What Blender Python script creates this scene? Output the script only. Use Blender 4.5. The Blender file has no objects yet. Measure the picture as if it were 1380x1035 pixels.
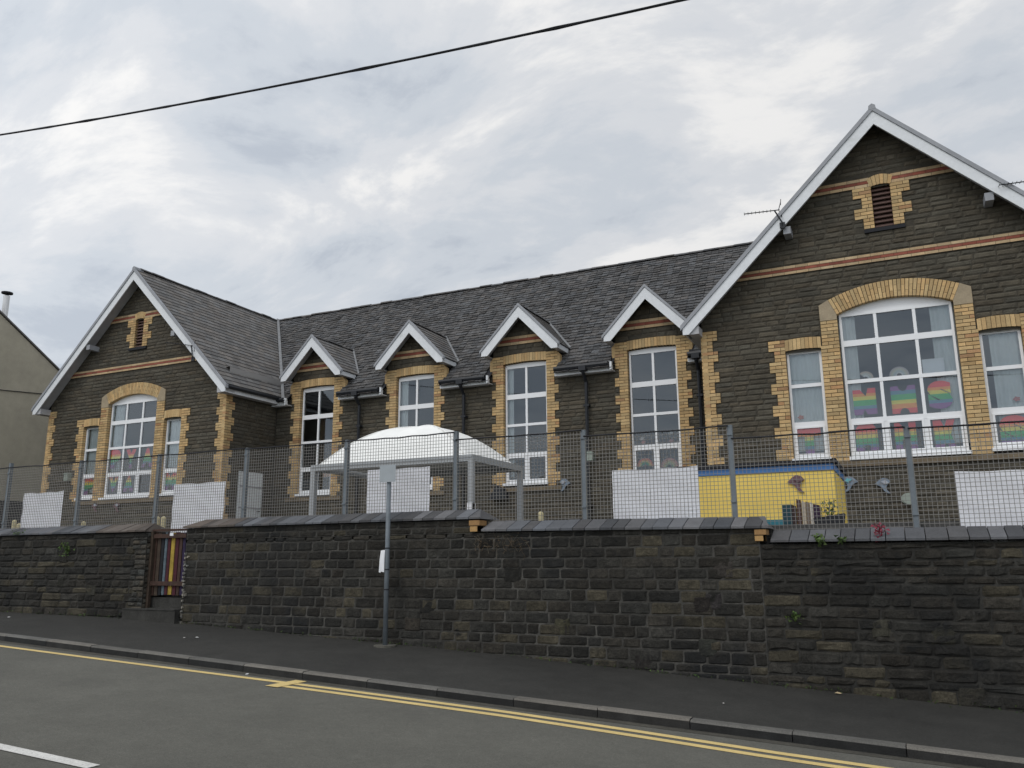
import bpy, math, random
from math import radians as rad, sin, cos, sqrt, asin, atan2, pi
random.seed(7)
S = bpy.context.scene
COL = S.collection
R = random.random
U = random.uniform

# ------------------------------------------------------------ camera
from mathutils import Matrix, Vector
cam = bpy.data.cameras.new('camera')
cam.sensor_width = 36.0
cam.lens = 36.0 * 1106.44 / 1380.0
cam.clip_end = 2000
cam.clip_start = 0.05
camo = bpy.data.objects.new('camera', cam)
COL.objects.link(camo)
yaw, pit, rol = -0.44411442, 0.210326, -0.00691238
fwd = Vector((sin(yaw) * cos(pit), cos(yaw) * cos(pit), sin(pit)))
rgt = Vector((cos(yaw), -sin(yaw), 0))
upv = rgt.cross(fwd)
r2 = cos(rol) * rgt + sin(rol) * upv
u2 = -sin(rol) * rgt + cos(rol) * upv
m = Matrix.Identity(4)
for i in range(3):
    m[i][0] = r2[i]; m[i][1] = u2[i]; m[i][2] = -fwd[i]
camo.matrix_world = m
S.camera = camo
S.render.resolution_x = 1024
S.render.resolution_y = 768

# ------------------------------------------------------------ world, sun, exposure
S.view_settings.view_transform = 'Standard'
S.view_settings.look = 'None'
S.view_settings.gamma = 1
S.view_settings.exposure = 0.0
SUN_EL, SUN_AZ = rad(52), rad(200)      # azimuth clockwise from +Y: a thin-cloud sun above and behind the viewer
W = bpy.data.worlds.new('World')
S.world = W
W.use_nodes = True
nt = W.node_tree
nt.nodes.clear()
N = nt.nodes.new
L = nt.links.new
out = N('ShaderNodeOutputWorld')
bg = N('ShaderNodeBackground')
L(bg.outputs[0], out.inputs[0])
sky = N('ShaderNodeTexSky')
sky.sky_type = 'NISHITA'
sky.sun_disc = False
sky.sun_elevation = SUN_EL
sky.sun_rotation = SUN_AZ
sky.dust_density = 2.0
tc = N('ShaderNodeTexCoord')
sep = N('ShaderNodeSeparateXYZ')
L(tc.outputs['Generated'], sep.inputs[0])


def wmath(op, a, b=None, c=None, clamp=False):
    n = N('ShaderNodeMath'); n.operation = op; n.use_clamp = clamp
    for i, v in enumerate((a, b, c)):
        if v is None: continue
        if isinstance(v, (int, float)): n.inputs[i].default_value = v
        else: L(v, n.inputs[i])
    return n.outputs[0]


zz = wmath('ADD', wmath('MAXIMUM', sep.outputs[2], 0.0), 0.34)
cx = wmath('DIVIDE', sep.outputs[0], zz)
cy = wmath('DIVIDE', sep.outputs[1], zz)
comb = N('ShaderNodeCombineXYZ')
L(cx, comb.inputs[0]); L(cy, comb.inputs[1]); comb.inputs[2].default_value = 3.1


def wnoise(scale, detail, rough, dist, off):
    mp = N('ShaderNodeMapping'); mp.inputs['Location'].default_value = off
    mp.inputs['Rotation'].default_value = (0, 0, 0.5)
    mp.inputs['Scale'].default_value = (0.8, 1.25, 1)
    L(comb.outputs[0], mp.inputs[0])
    n = N('ShaderNodeTexNoise'); n.inputs['Scale'].default_value = scale
    n.inputs['Detail'].default_value = detail; n.inputs['Roughness'].default_value = rough
    n.inputs['Distortion'].default_value = dist
    L(mp.outputs[0], n.inputs[0])
    return n.outputs[0]


def wramp(v, stops):
    n = N('ShaderNodeValToRGB')
    while len(n.color_ramp.elements) < len(stops): n.color_ramp.elements.new(0.5)
    for e, (p, c) in zip(n.color_ramp.elements, stops):
        e.position = p; e.color = (*c, 1) if len(c) == 3 else (c[0], c[0], c[0], 1)
    n.color_ramp.interpolation = 'EASE'
    L(v, n.inputs[0])
    return n.outputs[0]


n1 = wnoise(3.0, 10, 0.60, 0.35, (1.3, 0.4, 0))
n2 = wnoise(0.95, 3, 0.5, 0.2, (4.2, 1.7, 0))
nsum = wmath('ADD', wmath('MULTIPLY', n1, 0.68), wmath('MULTIPLY', n2, 0.32))
# thinner cloud, so brighter, in one quarter of the sky
dt = N('ShaderNodeVectorMath'); dt.operation = 'DOT_PRODUCT'
L(tc.outputs['Generated'], dt.inputs[0]); dt.inputs[1].default_value = Vector((-0.27, 0.80, 0.50)).normalized()
thin = N('ShaderNodeMapRange'); thin.interpolation_type = 'SMOOTHSTEP'
thin.inputs[1].default_value = 0.90; thin.inputs[2].default_value = 1.0; thin.inputs[3].default_value = -0.014; thin.inputs[4].default_value = 0.020
L(dt.outputs['Value'], thin.inputs[0])
nsum = wmath('ADD', nsum, thin.outputs[0])
ccol = wramp(nsum, [(0.395, (0.52, 0.565, 0.63)), (0.46, (0.635, 0.675, 0.725)), (0.52, (0.73, 0.75, 0.78)), (0.60, (0.94, 0.93, 0.915))])
mixc = N('ShaderNodeMix'); mixc.data_type = 'RGBA'
mixc.inputs[0].default_value = 0.92
skm = N('ShaderNodeMix'); skm.data_type = 'RGBA'; skm.blend_type = 'MULTIPLY'; skm.inputs[0].default_value = 1
L(sky.outputs[0], skm.inputs[6]); skm.inputs[7].default_value = (0.1, 0.1, 0.1, 1)
L(skm.outputs[2], mixc.inputs[6])
L(ccol, mixc.inputs[7])
# sky brightness raised towards the unseen half behind the viewer, to light the facade
gl = wmath('MULTIPLY_ADD', sep.outputs[1], -0.36, 1.28)
glow = N('ShaderNodeMix'); glow.data_type = 'RGBA'; glow.blend_type = 'MULTIPLY'; glow.inputs[0].default_value = 1
L(mixc.outputs[2], glow.inputs[6]); L(gl, glow.inputs[7])
L(glow.outputs[2], bg.inputs[0])
bg.inputs[1].default_value = 1.0

sun = bpy.data.lights.new('sun', 'SUN')
sun.energy = 0.9
sun.angle = rad(25)
sun.color = (1.0, 0.96, 0.9)
suno = bpy.data.objects.new('sun', sun)
COL.objects.link(suno)
sd = Vector((sin(SUN_AZ) * cos(SUN_EL), cos(SUN_AZ) * cos(SUN_EL), sin(SUN_EL)))
suno.rotation_euler = sd.to_track_quat('Z', 'Y').to_euler()

# ------------------------------------------------------------ materials
MATS = {}


def mat(name, col, rough=0.85, tint=False, noise=(), bump=(), metal=0.0, spec=0.3, stain=None):
    """noise: (scale, amount) multiplies colour; bump: (scale, distance); stain: (scale, lo, hi, colour)"""
    M = bpy.data.materials.new(name); M.use_nodes = True
    t = M.node_tree; n = t.nodes; b = n['Principled BSDF']; lk = t.links.new
    b.inputs['Roughness'].default_value = rough
    b.inputs['Metallic'].default_value = metal
    b.inputs['Specular IOR Level'].default_value = spec
    geo = n.new('ShaderNodeNewGeometry')
    rgb = n.new('ShaderNodeRGB'); rgb.outputs[0].default_value = (*col, 1)
    cur = rgb.outputs[0]

    def mul(a, bb):
        x = n.new('ShaderNodeMix'); x.data_type = 'RGBA'; x.blend_type = 'MULTIPLY'; x.inputs[0].default_value = 1
        lk(a, x.inputs[6]); lk(bb, x.inputs[7]); return x.outputs[2]
    if tint:
        a = n.new('ShaderNodeAttribute'); a.attribute_name = 'tint'
        cur = mul(cur, a.outputs['Color'])
    for k, (sc, am) in enumerate(noise):
        x = n.new('ShaderNodeTexNoise'); x.inputs['Scale'].default_value = sc
        x.inputs['Detail'].default_value = 4; x.inputs['Roughness'].default_value = 0.6
        lk(geo.outputs['Position'], x.inputs[0])
        r = n.new('ShaderNodeMapRange'); r.inputs[1].default_value = 0.28; r.inputs[2].default_value = 0.72
        r.inputs[3].default_value = 1 - am; r.inputs[4].default_value = 1 + am
        lk(x.outputs[0], r.inputs[0])
        cur = mul(cur, r.outputs[0])
    if stain:
        for (sc, lo, hi, sc_col) in stain:
            x = n.new('ShaderNodeTexNoise'); x.inputs['Scale'].default_value = sc
            x.inputs['Detail'].default_value = 6; x.inputs['Roughness'].default_value = 0.65
            lk(geo.outputs['Position'], x.inputs[0])
            r = n.new('ShaderNodeMapRange'); r.inputs[1].default_value = lo; r.inputs[2].default_value = hi
            lk(x.outputs[0], r.inputs[0])
            y = n.new('ShaderNodeMix'); y.data_type = 'RGBA'
            lk(r.outputs[0], y.inputs[0]); lk(cur, y.inputs[6]); y.inputs[7].default_value = (*sc_col, 1)
            cur = y.outputs[2]
    lk(cur, b.inputs['Base Color'])
    prev = None
    for sc, ds in bump:
        x = n.new('ShaderNodeTexNoise'); x.inputs['Scale'].default_value = sc
        x.inputs['Detail'].default_value = 5; x.inputs['Roughness'].default_value = 0.65
        lk(geo.outputs['Position'], x.inputs[0])
        bp = n.new('ShaderNodeBump'); bp.inputs['Distance'].default_value = ds; bp.inputs['Strength'].default_value = 1
        lk(x.outputs[0], bp.inputs['Height'])
        if prev: lk(prev, bp.inputs['Normal'])
        prev = bp.outputs[0]
    if prev: lk(prev, b.inputs['Normal'])
    MATS[name] = M
    return M


M_stone = mat('sandstone', (0.080, 0.0705, 0.053), 0.9, True, [(3.5, .16), (9, .18), (45, .20)], [(30, .012), (110, .004)], stain=[(1.1, .62, .85, (.035, .035, .034))])
M_mortar = mat('mortar', (0.055, 0.049, 0.038), 0.95, noise=[(12, .3)])
M_brick = mat('yellow_brick', (0.49, 0.34, 0.168), 0.85, True, [(6, .12), (40, .15)], [(60, .004)])
M_bmort = mat('brick_mortar', (0.060, 0.046, 0.030), 0.95, noise=[(20, .2)])
M_buff = mat('buff_brick', (0.47, 0.345, 0.205), 0.85, True, [(6, .12), (40, .15)], [(60, .004)])
M_redbrick = mat('red_brick', (0.245, 0.078, 0.054), 0.85, True, [(8, .15), (40, .15)], [(60, .004)])
M_kneel = mat('cut_stone', (0.33, 0.27, 0.185), 0.85, noise=[(5, .15), (30, .12)], bump=[(40, .004)])
M_sill = mat('sill_stone', (0.155, 0.122, 0.082), 0.9, noise=[(4, .25), (25, .2)], bump=[(40, .005)])
M_slate = mat('slate', (0.125, 0.118, 0.112), 0.72, True, [(3, .15), (14, .12), (40, .18)], [(50, .003)], spec=.35)
M_slate2 = mat('lichen_slate', (0.094, 0.092, 0.092), 0.88, True, [(0.9, .12), (6, .22), (22, .35), (60, .3)], [(9, .05), (30, .02)], stain=[(3.5, .58, .80, (.048, .048, .047)), (8, .58, .72, (.17, .165, .16)), (17, .56, .66, (.028, .028, .026)), (30, .62, .70, (.24, .235, .225))])
M_ridge = mat('ridge_tile', (0.105, 0.102, 0.102), 0.85, True, [(10, .3)], [(25, .01)])
M_lead = mat('lead', (0.19, 0.195, 0.20), 0.7, noise=[(6, .2)])
M_white = mat('white_board', (0.70, 0.72, 0.74), 0.5, noise=[(1.5, .05), (14, .05)], stain=[(2.6, .60, .85, (.50, .52, .49)), (18, .66, .78, (.52, .53, .52))])
M_verge = mat('verge_strip', (0.30, 0.31, 0.33), 0.6, noise=[(5, .12)])
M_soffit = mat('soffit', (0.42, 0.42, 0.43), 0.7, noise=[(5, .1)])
M_pvc = mat('window_white', (0.80, 0.81, 0.82), 0.35)
M_black = mat('black_plastic', (0.018, 0.020, 0.024), 0.45)
M_dark = mat('dark_inside', (0.30, 0.29, 0.28), 0.9)
M_curt = mat('curtain_cloth', (0.62, 0.66, 0.66), 0.9, noise=[(3, .06)])
M_louv = mat('louvre', (0.11, 0.07, 0.06), 0.6)
M_galv = mat('galvanised', (0.15, 0.172, 0.190), 0.6, metal=0.2, noise=[(6, .12), (40, .08)])
M_wire = mat('mesh_wire', (0.215, 0.207, 0.195), 0.6, metal=.1)
M_sheet = mat('white_sheet', (0.90, 0.905, 0.95), 0.85)
M_canvas = mat('white_fabric', (0.80, 0.80, 0.775), 0.8, noise=[(1.2, .05), (6, .03)])
M_alu = mat('grey_frame', (0.34, 0.355, 0.365), 0.5, noise=[(5, .06)])
M_yel = mat('yellow_paint', (0.82, 0.60, 0.14), 0.7, noise=[(3, .06)], bump=[(30, .004)])
M_blue = mat('blue_paint', (0.06, 0.17, 0.40), 0.6, noise=[(5, .1)])
M_teal = mat('teal_paint', (0.03, 0.17, 0.22), 0.6)
M_felt = mat('roof_felt', (0.025, 0.026, 0.03), 0.9)
M_wall = mat('wall_stone', (0.0365, 0.0340, 0.0285), 0.92, True, [(1.1, .2), (4, .3), (13, .35), (60, .3)], [(9, .03), (28, .022), (90, .008)], stain=[(0.7, .50, .66, (.015, .0155, .0155)), (4.5, .60, .72, (.012, .0125, .0125)), (17, .68, .80, (.10, .098, .086))])
M_wmort = mat('wall_mortar', (0.050, 0.048, 0.043), 0.95, noise=[(0.8, .25), (3, .4), (9, .4), (40, .3)])
M_wmort2 = mat('wall_joint', (0.030, 0.029, 0.026), 0.95, noise=[(1.1, .5), (5, .5), (40, .3)], stain=[(2.2, .62, .72, (.075, .073, .065))])
M_cop = mat('coping_stone', (0.092, 0.094, 0.100), 0.85, True, [(5, .15), (45, .15)], [(60, .004)], stain=[(6, .66, .8, (.07, .065, .05))])
M_road = mat('asphalt', (0.114, 0.1115, 0.0955), 0.88, noise=[(0.35, .12), (1.8, .08), (9, .07), (34, .12), (95, .30)], bump=[(220, .006)], stain=[(0.8, .60, .80, (.085, .082, .074))])
M_pave = mat('pavement_asphalt', (0.034, 0.033, 0.0295), 0.9, noise=[(0.6, .18), (3.5, .15), (28, .14), (90, .35)], bump=[(200, .006)])
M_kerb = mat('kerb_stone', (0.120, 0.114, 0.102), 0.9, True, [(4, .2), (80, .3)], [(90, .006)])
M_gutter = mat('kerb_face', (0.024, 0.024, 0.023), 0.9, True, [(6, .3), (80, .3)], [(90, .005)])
M_yline = mat('yellow_line', (0.60, 0.455, 0.19), 0.8, noise=[(3, .10), (60, .12)], stain=[(45, .62, .72, (.18, .16, .12))])
M_wline = mat('white_line', (0.58, 0.57, 0.54), 0.8, noise=[(3, .1), (60, .2)], stain=[(50, .58, .7, (.17, .16, .15))])
M_ground = mat('ground', (0.09, 0.10, 0.06), 0.95, noise=[(0.3, .3), (3, .3)])
M_play = mat('playground', (0.09, 0.088, 0.085), 0.95, noise=[(1, .2), (40, .3)])
M_render = mat('render', (0.40, 0.365, 0.285), 0.95, noise=[(0.8, .10), (4, .07), (60, .12)], bump=[(60, .006)])
M_leaf = mat('leaf', (0.06, 0.10, 0.025), 0.7, True)
M_rleaf = mat('red_leaf', (0.22, 0.03, 0.05), 0.7, True)
M_twig = mat('twig', (0.14, 0.11, 0.075), 0.9, True)
M_cable = mat('cable', (0.012, 0.013, 0.017), 0.6)
M_paper = mat('paper', (0.76, 0.77, 0.79), 0.8)
M_plate = mat('sign_back', (0.33, 0.36, 0.38), 0.5, noise=[(9, .06)])
M_box = mat('grey_green_box', (0.27, 0.31, 0.27), 0.6)
M_bird = mat('slate_ornament', (0.17, 0.21, 0.26), 0.6, noise=[(30, .3)])
M_birdp = mat('mauve_ornament', (0.15, 0.085, 0.095), 0.6, noise=[(30, .3)])
M_teal2 = mat('teal_patch', (0.12, 0.38, 0.42), 0.6)
M_door = mat('door_white', (0.62, 0.64, 0.64), 0.6)
M_steel = mat('flue_steel', (0.60, 0.60, 0.60), 0.4, metal=.5)
M_postyel = mat('post_yellow', (0.62, 0.54, 0.32), 0.8)
M_step = mat('step_stone', (0.040, 0.039, 0.035), 0.9, noise=[(6, .3), (50, .3)], bump=[(40, .01)])
SLATC = dict(rust=(.055, .030, .022), black=(.012, .013, .016), blue=(.09, .12, .14), maroon=(.055, .012, .018), yellow=(.34, .24, .04), purple=(.022, .014, .045), brown=(.05, .035, .025))
for k, c in SLATC.items():
    mat('gate_' + k, c, 0.75, noise=[(12, .35), (60, .2)])


def glass():
    M = bpy.data.materials.new('window_glass'); M.use_nodes = True
    t = M.node_tree; n = t.nodes; n.clear(); lk = t.links.new
    o = n.new('ShaderNodeOutputMaterial'); mx = n.new('ShaderNodeMixShader')
    tr = n.new('ShaderNodeBsdfTransparent'); tr.inputs[0].default_value = (0.86, 0.89, 0.89, 1)
    g = n.new('ShaderNodeBsdfGlossy'); g.inputs['Roughness'].default_value = 0.01
    g.inputs[0].default_value = (0.85, 0.93, 1.0, 1)
    fr = n.new('ShaderNodeFresnel'); fr.inputs[0].default_value = 1.5
    mr = n.new('ShaderNodeMath'); mr.operation = 'MULTIPLY_ADD'; mr.inputs[1].default_value = 1.3; mr.inputs[2].default_value = 0.045
    mr.use_clamp = True
    lk(fr.outputs[0], mr.inputs[0]); lk(mr.outputs[0], mx.inputs[0])
    lk(tr.outputs[0], mx.inputs[1]); lk(g.outputs[0], mx.inputs[2]); lk(mx.outputs[0], o.inputs[0])
    return M


M_glass = glass()


def rainbow(name, flip=False, dim=1.0):
    M = bpy.data.materials.new(name); M.use_nodes = True
    t = M.node_tree; n = t.nodes; lk = t.links.new; b = n['Principled BSDF']; b.inputs['Roughness'].default_value = .85
    tcn = n.new('ShaderNodeTexCoord'); sp = n.new('ShaderNodeSeparateXYZ'); rp = n.new('ShaderNodeValToRGB')
    cols = [(.40, .15, .42), (.16, .36, .48), (.10, .55, .20), (.95, .82, .14), (.98, .42, .08), (.95, .09, .08)]
    if flip: cols = cols[::-1]
    e = rp.color_ramp.elements
    rp.color_ramp.interpolation = 'CONSTANT'
    while len(e) < 6: e.new(0.5)
    for i, c in enumerate(cols):
        e[i].position = (0, .2, .32, .52, .66, .76)[i] if not flip else (0, .18, .34, .48, .68, .82)[i]
        e[i].color = (c[0] * dim, c[1] * dim, c[2] * dim, 1)
    mm = n.new('ShaderNodeMath'); mm.operation = 'DIVIDE'; mm.inputs[1].default_value = .53
    lk(tcn.outputs['Object'], sp.inputs[0]); lk(sp.outputs[2], mm.inputs[0]); lk(mm.outputs[0], rp.inputs[0]); lk(rp.outputs[0], b.inputs['Base Color'])
    return M


M_rain = rainbow('rainbow_paper')
M_rainf = rainbow('rainbow_paper_upside_down', True)

# ------------------------------------------------------------ mesh helpers
ROOT = {}


def empty(name, loc, label, cat, group=None):
    o = bpy.data.objects.new(name, None); COL.objects.link(o)
    o.location = loc; o.empty_display_size = .2
    o['label'] = label; o['category'] = cat
    if group: o['group'] = group
    ROOT[o.name] = Vector(loc)
    return o


def rootloc(o):
    return ROOT.get(o.name, Vector((0, 0, 0))) if o else Vector((0, 0, 0))


class MB:
    def __init__(s):
        s.v = []; s.f = []; s.c = []; s.m = []

    def face(s, pts, c=(1, 1, 1), mi=0):
        k = len(s.v); s.v.extend(pts); s.f.append(tuple(range(k, k + len(pts)))); s.c.append(c); s.m.append(mi)

    def faces(s, pts, fs, c=(1, 1, 1), mi=0):
        k = len(s.v); s.v.extend(pts)
        for f in fs:
            s.f.append(tuple(i + k for i in f)); s.c.append(c); s.m.append(mi)

    def box(s, a, b, c=(1, 1, 1), mi=0, T=None):
        (x0, y0, z0), (x1, y1, z1) = a, b
        p = [(x0, y0, z0), (x1, y0, z0), (x1, y1, z0), (x0, y1, z0), (x0, y0, z1), (x1, y0, z1), (x1, y1, z1), (x0, y1, z1)]
        if T: p = [T(*q) for q in p]
        s.faces(p, [(0, 3, 2, 1), (4, 5, 6, 7), (0, 1, 5, 4), (1, 2, 6, 5), (2, 3, 7, 6), (3, 0, 4, 7)], c, mi)

    def prism(s, poly, d0, d1, T, c=(1, 1, 1), mi=0):
        """poly in (u,z), extruded between depth d0 and d1; T(u,d,z)"""
        n = len(poly); k = len(s.v)
        s.v.extend([T(u, d0, z) for u, z in poly] + [T(u, d1, z) for u, z in poly])
        s.f.append(tuple(range(k, k + n))); s.c.append(c); s.m.append(mi)
        s.f.append(tuple(range(k + 2 * n - 1, k + n - 1, -1))); s.c.append(c); s.m.append(mi)
        for i in range(n):
            j = (i + 1) % n
            s.f.append((k + i, k + n + i, k + n + j, k + j)); s.c.append(c); s.m.append(mi)

    def tube(s, path, r, seg=8, c=(1, 1, 1), mi=0, r1=None):
        path = [Vector(p) for p in path]; k = len(s.v); n = len(path)
        for i, p in enumerate(path):
            d = (path[min(i + 1, n - 1)] - path[max(i - 1, 0)]).normalized()
            a = d.cross(Vector((0, 0, 1)))
            if a.length < 1e-3: a = d.cross(Vector((1, 0, 0)))
            a.normalize(); b = d.cross(a)
            rr = r if r1 is None else r + (r1 - r) * i / max(1, n - 1)
            for j in range(seg):
                t = 2 * pi * j / seg
                s.v.append(tuple(p + a * cos(t) * rr + b * sin(t) * rr))
        for i in range(n - 1):
            for j in range(seg):
                j2 = (j + 1) % seg
                s.f.append((k + i * seg + j, k + i * seg + j2, k + (i + 1) * seg + j2, k + (i + 1) * seg + j)); s.c.append(c); s.m.append(mi)
        s.f.append(tuple(k + j for j in range(seg))[::-1]); s.c.append(c); s.m.append(mi)
        s.f.append(tuple(k + (n - 1) * seg + j for j in range(seg))); s.c.append(c); s.m.append(mi)

    def build(s, name, mats, parent=None, smooth=False, label=None):
        if not isinstance(mats, (list, tuple)): mats = [mats]
        o = parent; rl = Vector((0, 0, 0))
        while o is not None:
            rl = rl + rootloc(o); o = o.parent
        me = bpy.data.meshes.new(name)
        me.from_pydata([(x - rl.x, y - rl.y, z - rl.z) for x, y, z in s.v], [], s.f)
        for M_ in mats: me.materials.append(M_)
        if len(mats) > 1: me.polygons.foreach_set('material_index', s.m)
        at = me.attributes.new('tint', 'FLOAT_COLOR', 'FACE')
        buf = []
        for c in s.c: buf += [c[0], c[1], c[2], 1.0]
        at.data.foreach_set('color', buf)
        if smooth: me.polygons.foreach_set('use_smooth', [True] * len(me.polygons))
        me.validate()
        ob = bpy.data.objects.new(name, me); COL.objects.link(ob)
        if parent: ob.parent = parent
        if label: ob['label'] = label
        return ob


def top(o, label, cat, group=None):
    """gives a one-mesh thing its origin at its base and its texts"""
    me = o.data
    xs = [v.co for v in me.vertices]
    c = Vector((sum(v.x for v in xs) / len(xs), sum(v.y for v in xs) / len(xs), min(v.z for v in xs)))
    me.transform(Matrix.Translation(-c)); o.location = c
    o['label'] = label; o['category'] = cat
    if group: o['group'] = group
    return o


def struct(o):
    o['kind'] = 'structure'; return o


def front(X0, Y0):
    return lambda u, d, z: (X0 + u, Y0 + d, z)


def side(X0):          # wall facing +X, u runs along +Y
    return lambda u, d, z: (X0 - d, u, z)


def gain(lo, hi, hue=.06):
    g = U(lo, hi); h = U(-hue, hue)
    return (g * (1 + h), g, g * (1 - h))


# ---------- masonry ----------
def free(a, b, blocks):
    segs = [(a, b)]
    for p, q in blocks:
        ns = []
        for s0, s1 in segs:
            if q <= s0 or p >= s1: ns.append((s0, s1)); continue
            if p > s0: ns.append((s0, p))
            if q < s1: ns.append((q, s1))
        segs = ns
    return [t for t in segs if t[1] - t[0] > .025]


def stone(mb, T, u0, u1, z0, z1, bulge, gap, c, jit=.0):
    u0 += gap; u1 -= gap; z0 += gap; z1 -= gap
    if u1 - u0 < .015 or z1 - z0 < .015: return
    iu = min(.035, (u1 - u0) * .25); iz = min(.022, (z1 - z0) * .28)
    P = []
    um = U(.35, .65)
    us = [u0, u0 + iu, u0 + (u1 - u0) * um, u1 - iu, u1]
    zs = [z0, z0 + iz, z1 - iz, z1]
    for j, z in enumerate(zs):
        for i, u in enumerate(us):
            e = i in (0, 4) or j in (0, 3)
            d = 0.006 if e else -bulge * U(.35, 1.25)
            P.append(T(u + U(-jit, jit), d, z + U(-jit, jit)))
    F = []
    for j in range(3):
        for i in range(4):
            k = j * 5 + i; F.append((k, k + 1, k + 6, k + 5))
    mb.faces(P, F, c)


def masonry(mb, T, z0, z1, ext, blocks, rh=(.09, .115), ln=(.18, .5), bulge=.013, gap=.004, lo=.78, hi=1.22, jit=.004, hue=.045, tf=None):
    z = z0
    while z < z1 - .02:
        h = min(U(*rh), z1 - z)
        a, b = ext(z, z + h)
        for s0, s1 in free(a, b, blocks(z, z + h)):
            u = s0
            while u < s1 - .01:
                w = U(*ln)
                if s1 - u - w < ln[0] * .7: w = s1 - u
                stone(mb, T, u, u + w, z, z + h, bulge, gap, tf(u, z) if tf else gain(lo, hi, hue), jit)
                u += w
        z += h


def backing(mb, T, z0, z1, ext, holes, step=.06, d=.004):
    z = z0
    while z < z1 - 1e-4:
        h = min(step, z1 - z)
        a, b = ext(z, z + h)
        for s0, s1 in free(a, b, holes(z, z + h)):
            mb.face([T(s0, d, z), T(s1, d, z), T(s1, d, z + h), T(s0, d, z + h)])
        z += h


def bricks(mb, T, u0, u1, z0, z1, ph=0, front_d=-.022, back=.12, course=.0722, bl=.226, mi_b=0, mi_m=1, lo=.78, hi=1.2):
    n = max(1, round((z1 - z0) / course)); ch = (z1 - z0) / n
    mb.box((u0 + .003, front_d + .007, z0), (u1 - .003, back, z1), (1, 1, 1), mi_m, T)
    for r in range(n):
        off = bl / 2 if (r + ph) % 2 else 0
        u = u0 - off
        while u < u1 - .004:
            a = max(u, u0); b = min(u + bl, u1)
            if b - a > .02:
                g = gain(lo, hi, .05)
                if R() < .06: g = (g[0] * .8, g[1] * .68, g[2] * .7)
                d = front_d + U(-.002, .002)
                mb.box((a + (.004 if a > u0 + .01 else 0), d, z0 + r * ch + .006), (b - (.005 if b < u1 - .01 else 0), back - .002, z0 + (r + 1) * ch - .006), g, mi_b, T)
            u += bl


def toothed(mb, T, edge, sgn, narrow, wide, z0, z1, first_wide=True, ph=0, **k):
    """brick jamb from edge outwards (sgn) in blocks of three courses counted down from z1"""
    z = z1; w = first_wide; i = 0
    while z > z0 + .02:
        zb = max(z - .2166, z0)
        e = edge + sgn * (wide if w else narrow)
        bricks(mb, T, min(edge, e), max(edge, e), zb, z, ph + i, **k)
        z = zb; w = not w; i += 1


def soldiers(mb, T, u0, u1, zb, zt, rise=.02, w=.072, front_d=-.024):
    n = round((u1 - u0) / w); w = (u1 - u0) / n
    mid = (u0 + u1) / 2; hw = (u1 - u0) / 2
    f = lambda u: rise * (1 - ((u - mid) / hw) ** 2)
    for i in range(n):
        a, b = u0 + i * w, u0 + (i + 1) * w
        d = front_d + U(-.002, .002)
        p = [(a, zb + f(a)), (b, zb + f(b)), (b, zt + f(b)), (a, zt + f(a))]
        mb.prism(p, front_d + .008, .11, T, (1, 1, 1), 1)
        p = [(a + .004, zb + f(a)), (b - .004, zb + f(b)), (b - .004, zt + f(b)), (a + .004, zt + f(a))]
        mb.prism(p, d, .112, T, gain(.8, 1.2, .05), 0)


def bandrow(mb, T, u0, u1, z0, z1, mi, d=-.024, bl=.23):
    mb.box((u0, d + .006, z0), (u1, .004, z1), (1, 1, 1), 2, T)
    u = u0 - R() * bl
    while u < u1:
        a, b = max(u, u0), min(u + bl, u1)
        if b - a > .01: mb.box((a + .003, d + U(-.001, .001), z0 + .004), (b - .003, .004, z1 - .004), gain(.8, 1.15, .04), mi, T)
        u += bl


def slates(mb, P, v0, v1, Lf, Rf, gauge=.21, w=.28, lo=.65, hi=1.3, rag=.012, skip=None):
    """P(u,v,h) maps roof coords to the world; Lf/Rf give the u limits at v"""
    v = v0; r = 0
    while v < v1 - .01:
        t = min(v + gauge * 1.12, v1); vb = v - .01
        a0, b0, a1, b1 = Lf(max(v, v0)), Rf(max(v, v0)), Lf(t), Rf(t)
        u = min(a0, a1) - (w / 2 if r % 2 else 0) - R() * .01
        while u < max(b0, b1):
            q0, q1 = u + .003, u + w - .003
            c = [max(q0, a0), min(q1, b0), min(q1, b1), max(q0, a1)]
            if c[1] - c[0] > .004 or c[2] - c[3] > .004:
                c[1] = max(c[1], c[0]); c[2] = max(c[2], c[3])
                if not (skip and skip((c[0] + c[1]) / 2, v)):
                    j = U(-rag, rag); h = .024 + U(0, rag * .7); h2 = h + U(-rag, rag) * .4
                    g = gain(lo, hi, .05)
                    mb.faces([P(c[0], vb + j, h), P(c[1], vb + j + U(-.004, .004), h2), P(c[2], t, .008), P(c[3], t, .008), P(c[0], vb + j, 0), P(c[1], vb + j, 0)],
                             [(0, 1, 2, 3), (4, 5, 1, 0)], g)
            u += w
        v += gauge; r += 1


def ridge(mb, p0, p1, r=.12, ln=.42):
    p0, p1 = Vector(p0), Vector(p1); d = (p1 - p0); n = max(1, round(d.length / ln)); d /= n
    ax = d.normalized(); sd = ax.cross(Vector((0, 0, 1))).normalized()
    for i in range(n):
        a = p0 + d * i; b = a + d * .98; rr = r * U(.92, 1.06); dz = Vector((0, 0, U(-.01, .015)))
        P = []
        for q, rq in ((a, rr * 1.06), (b, rr)):
            for k in range(7):
                t = pi * k / 6
                P.append(tuple(q + dz + sd * cos(t) * rq * 1.05 + Vector((0, 0, sin(t) * rq * .7 - .05))))
        mb.faces(P, [(k, k + 1, k + 8, k + 7) for k in range(6)] + [tuple(range(7)), tuple(range(13, 6, -1))], gain(.6, 1.4, .05))


# ------------------------------------------------------------ ground, road, pavement (the road falls to the right)
def kz(x): return -1.574 - .0447 * x if x > -13 else -.993 + .030 * (-13 - x)


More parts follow.
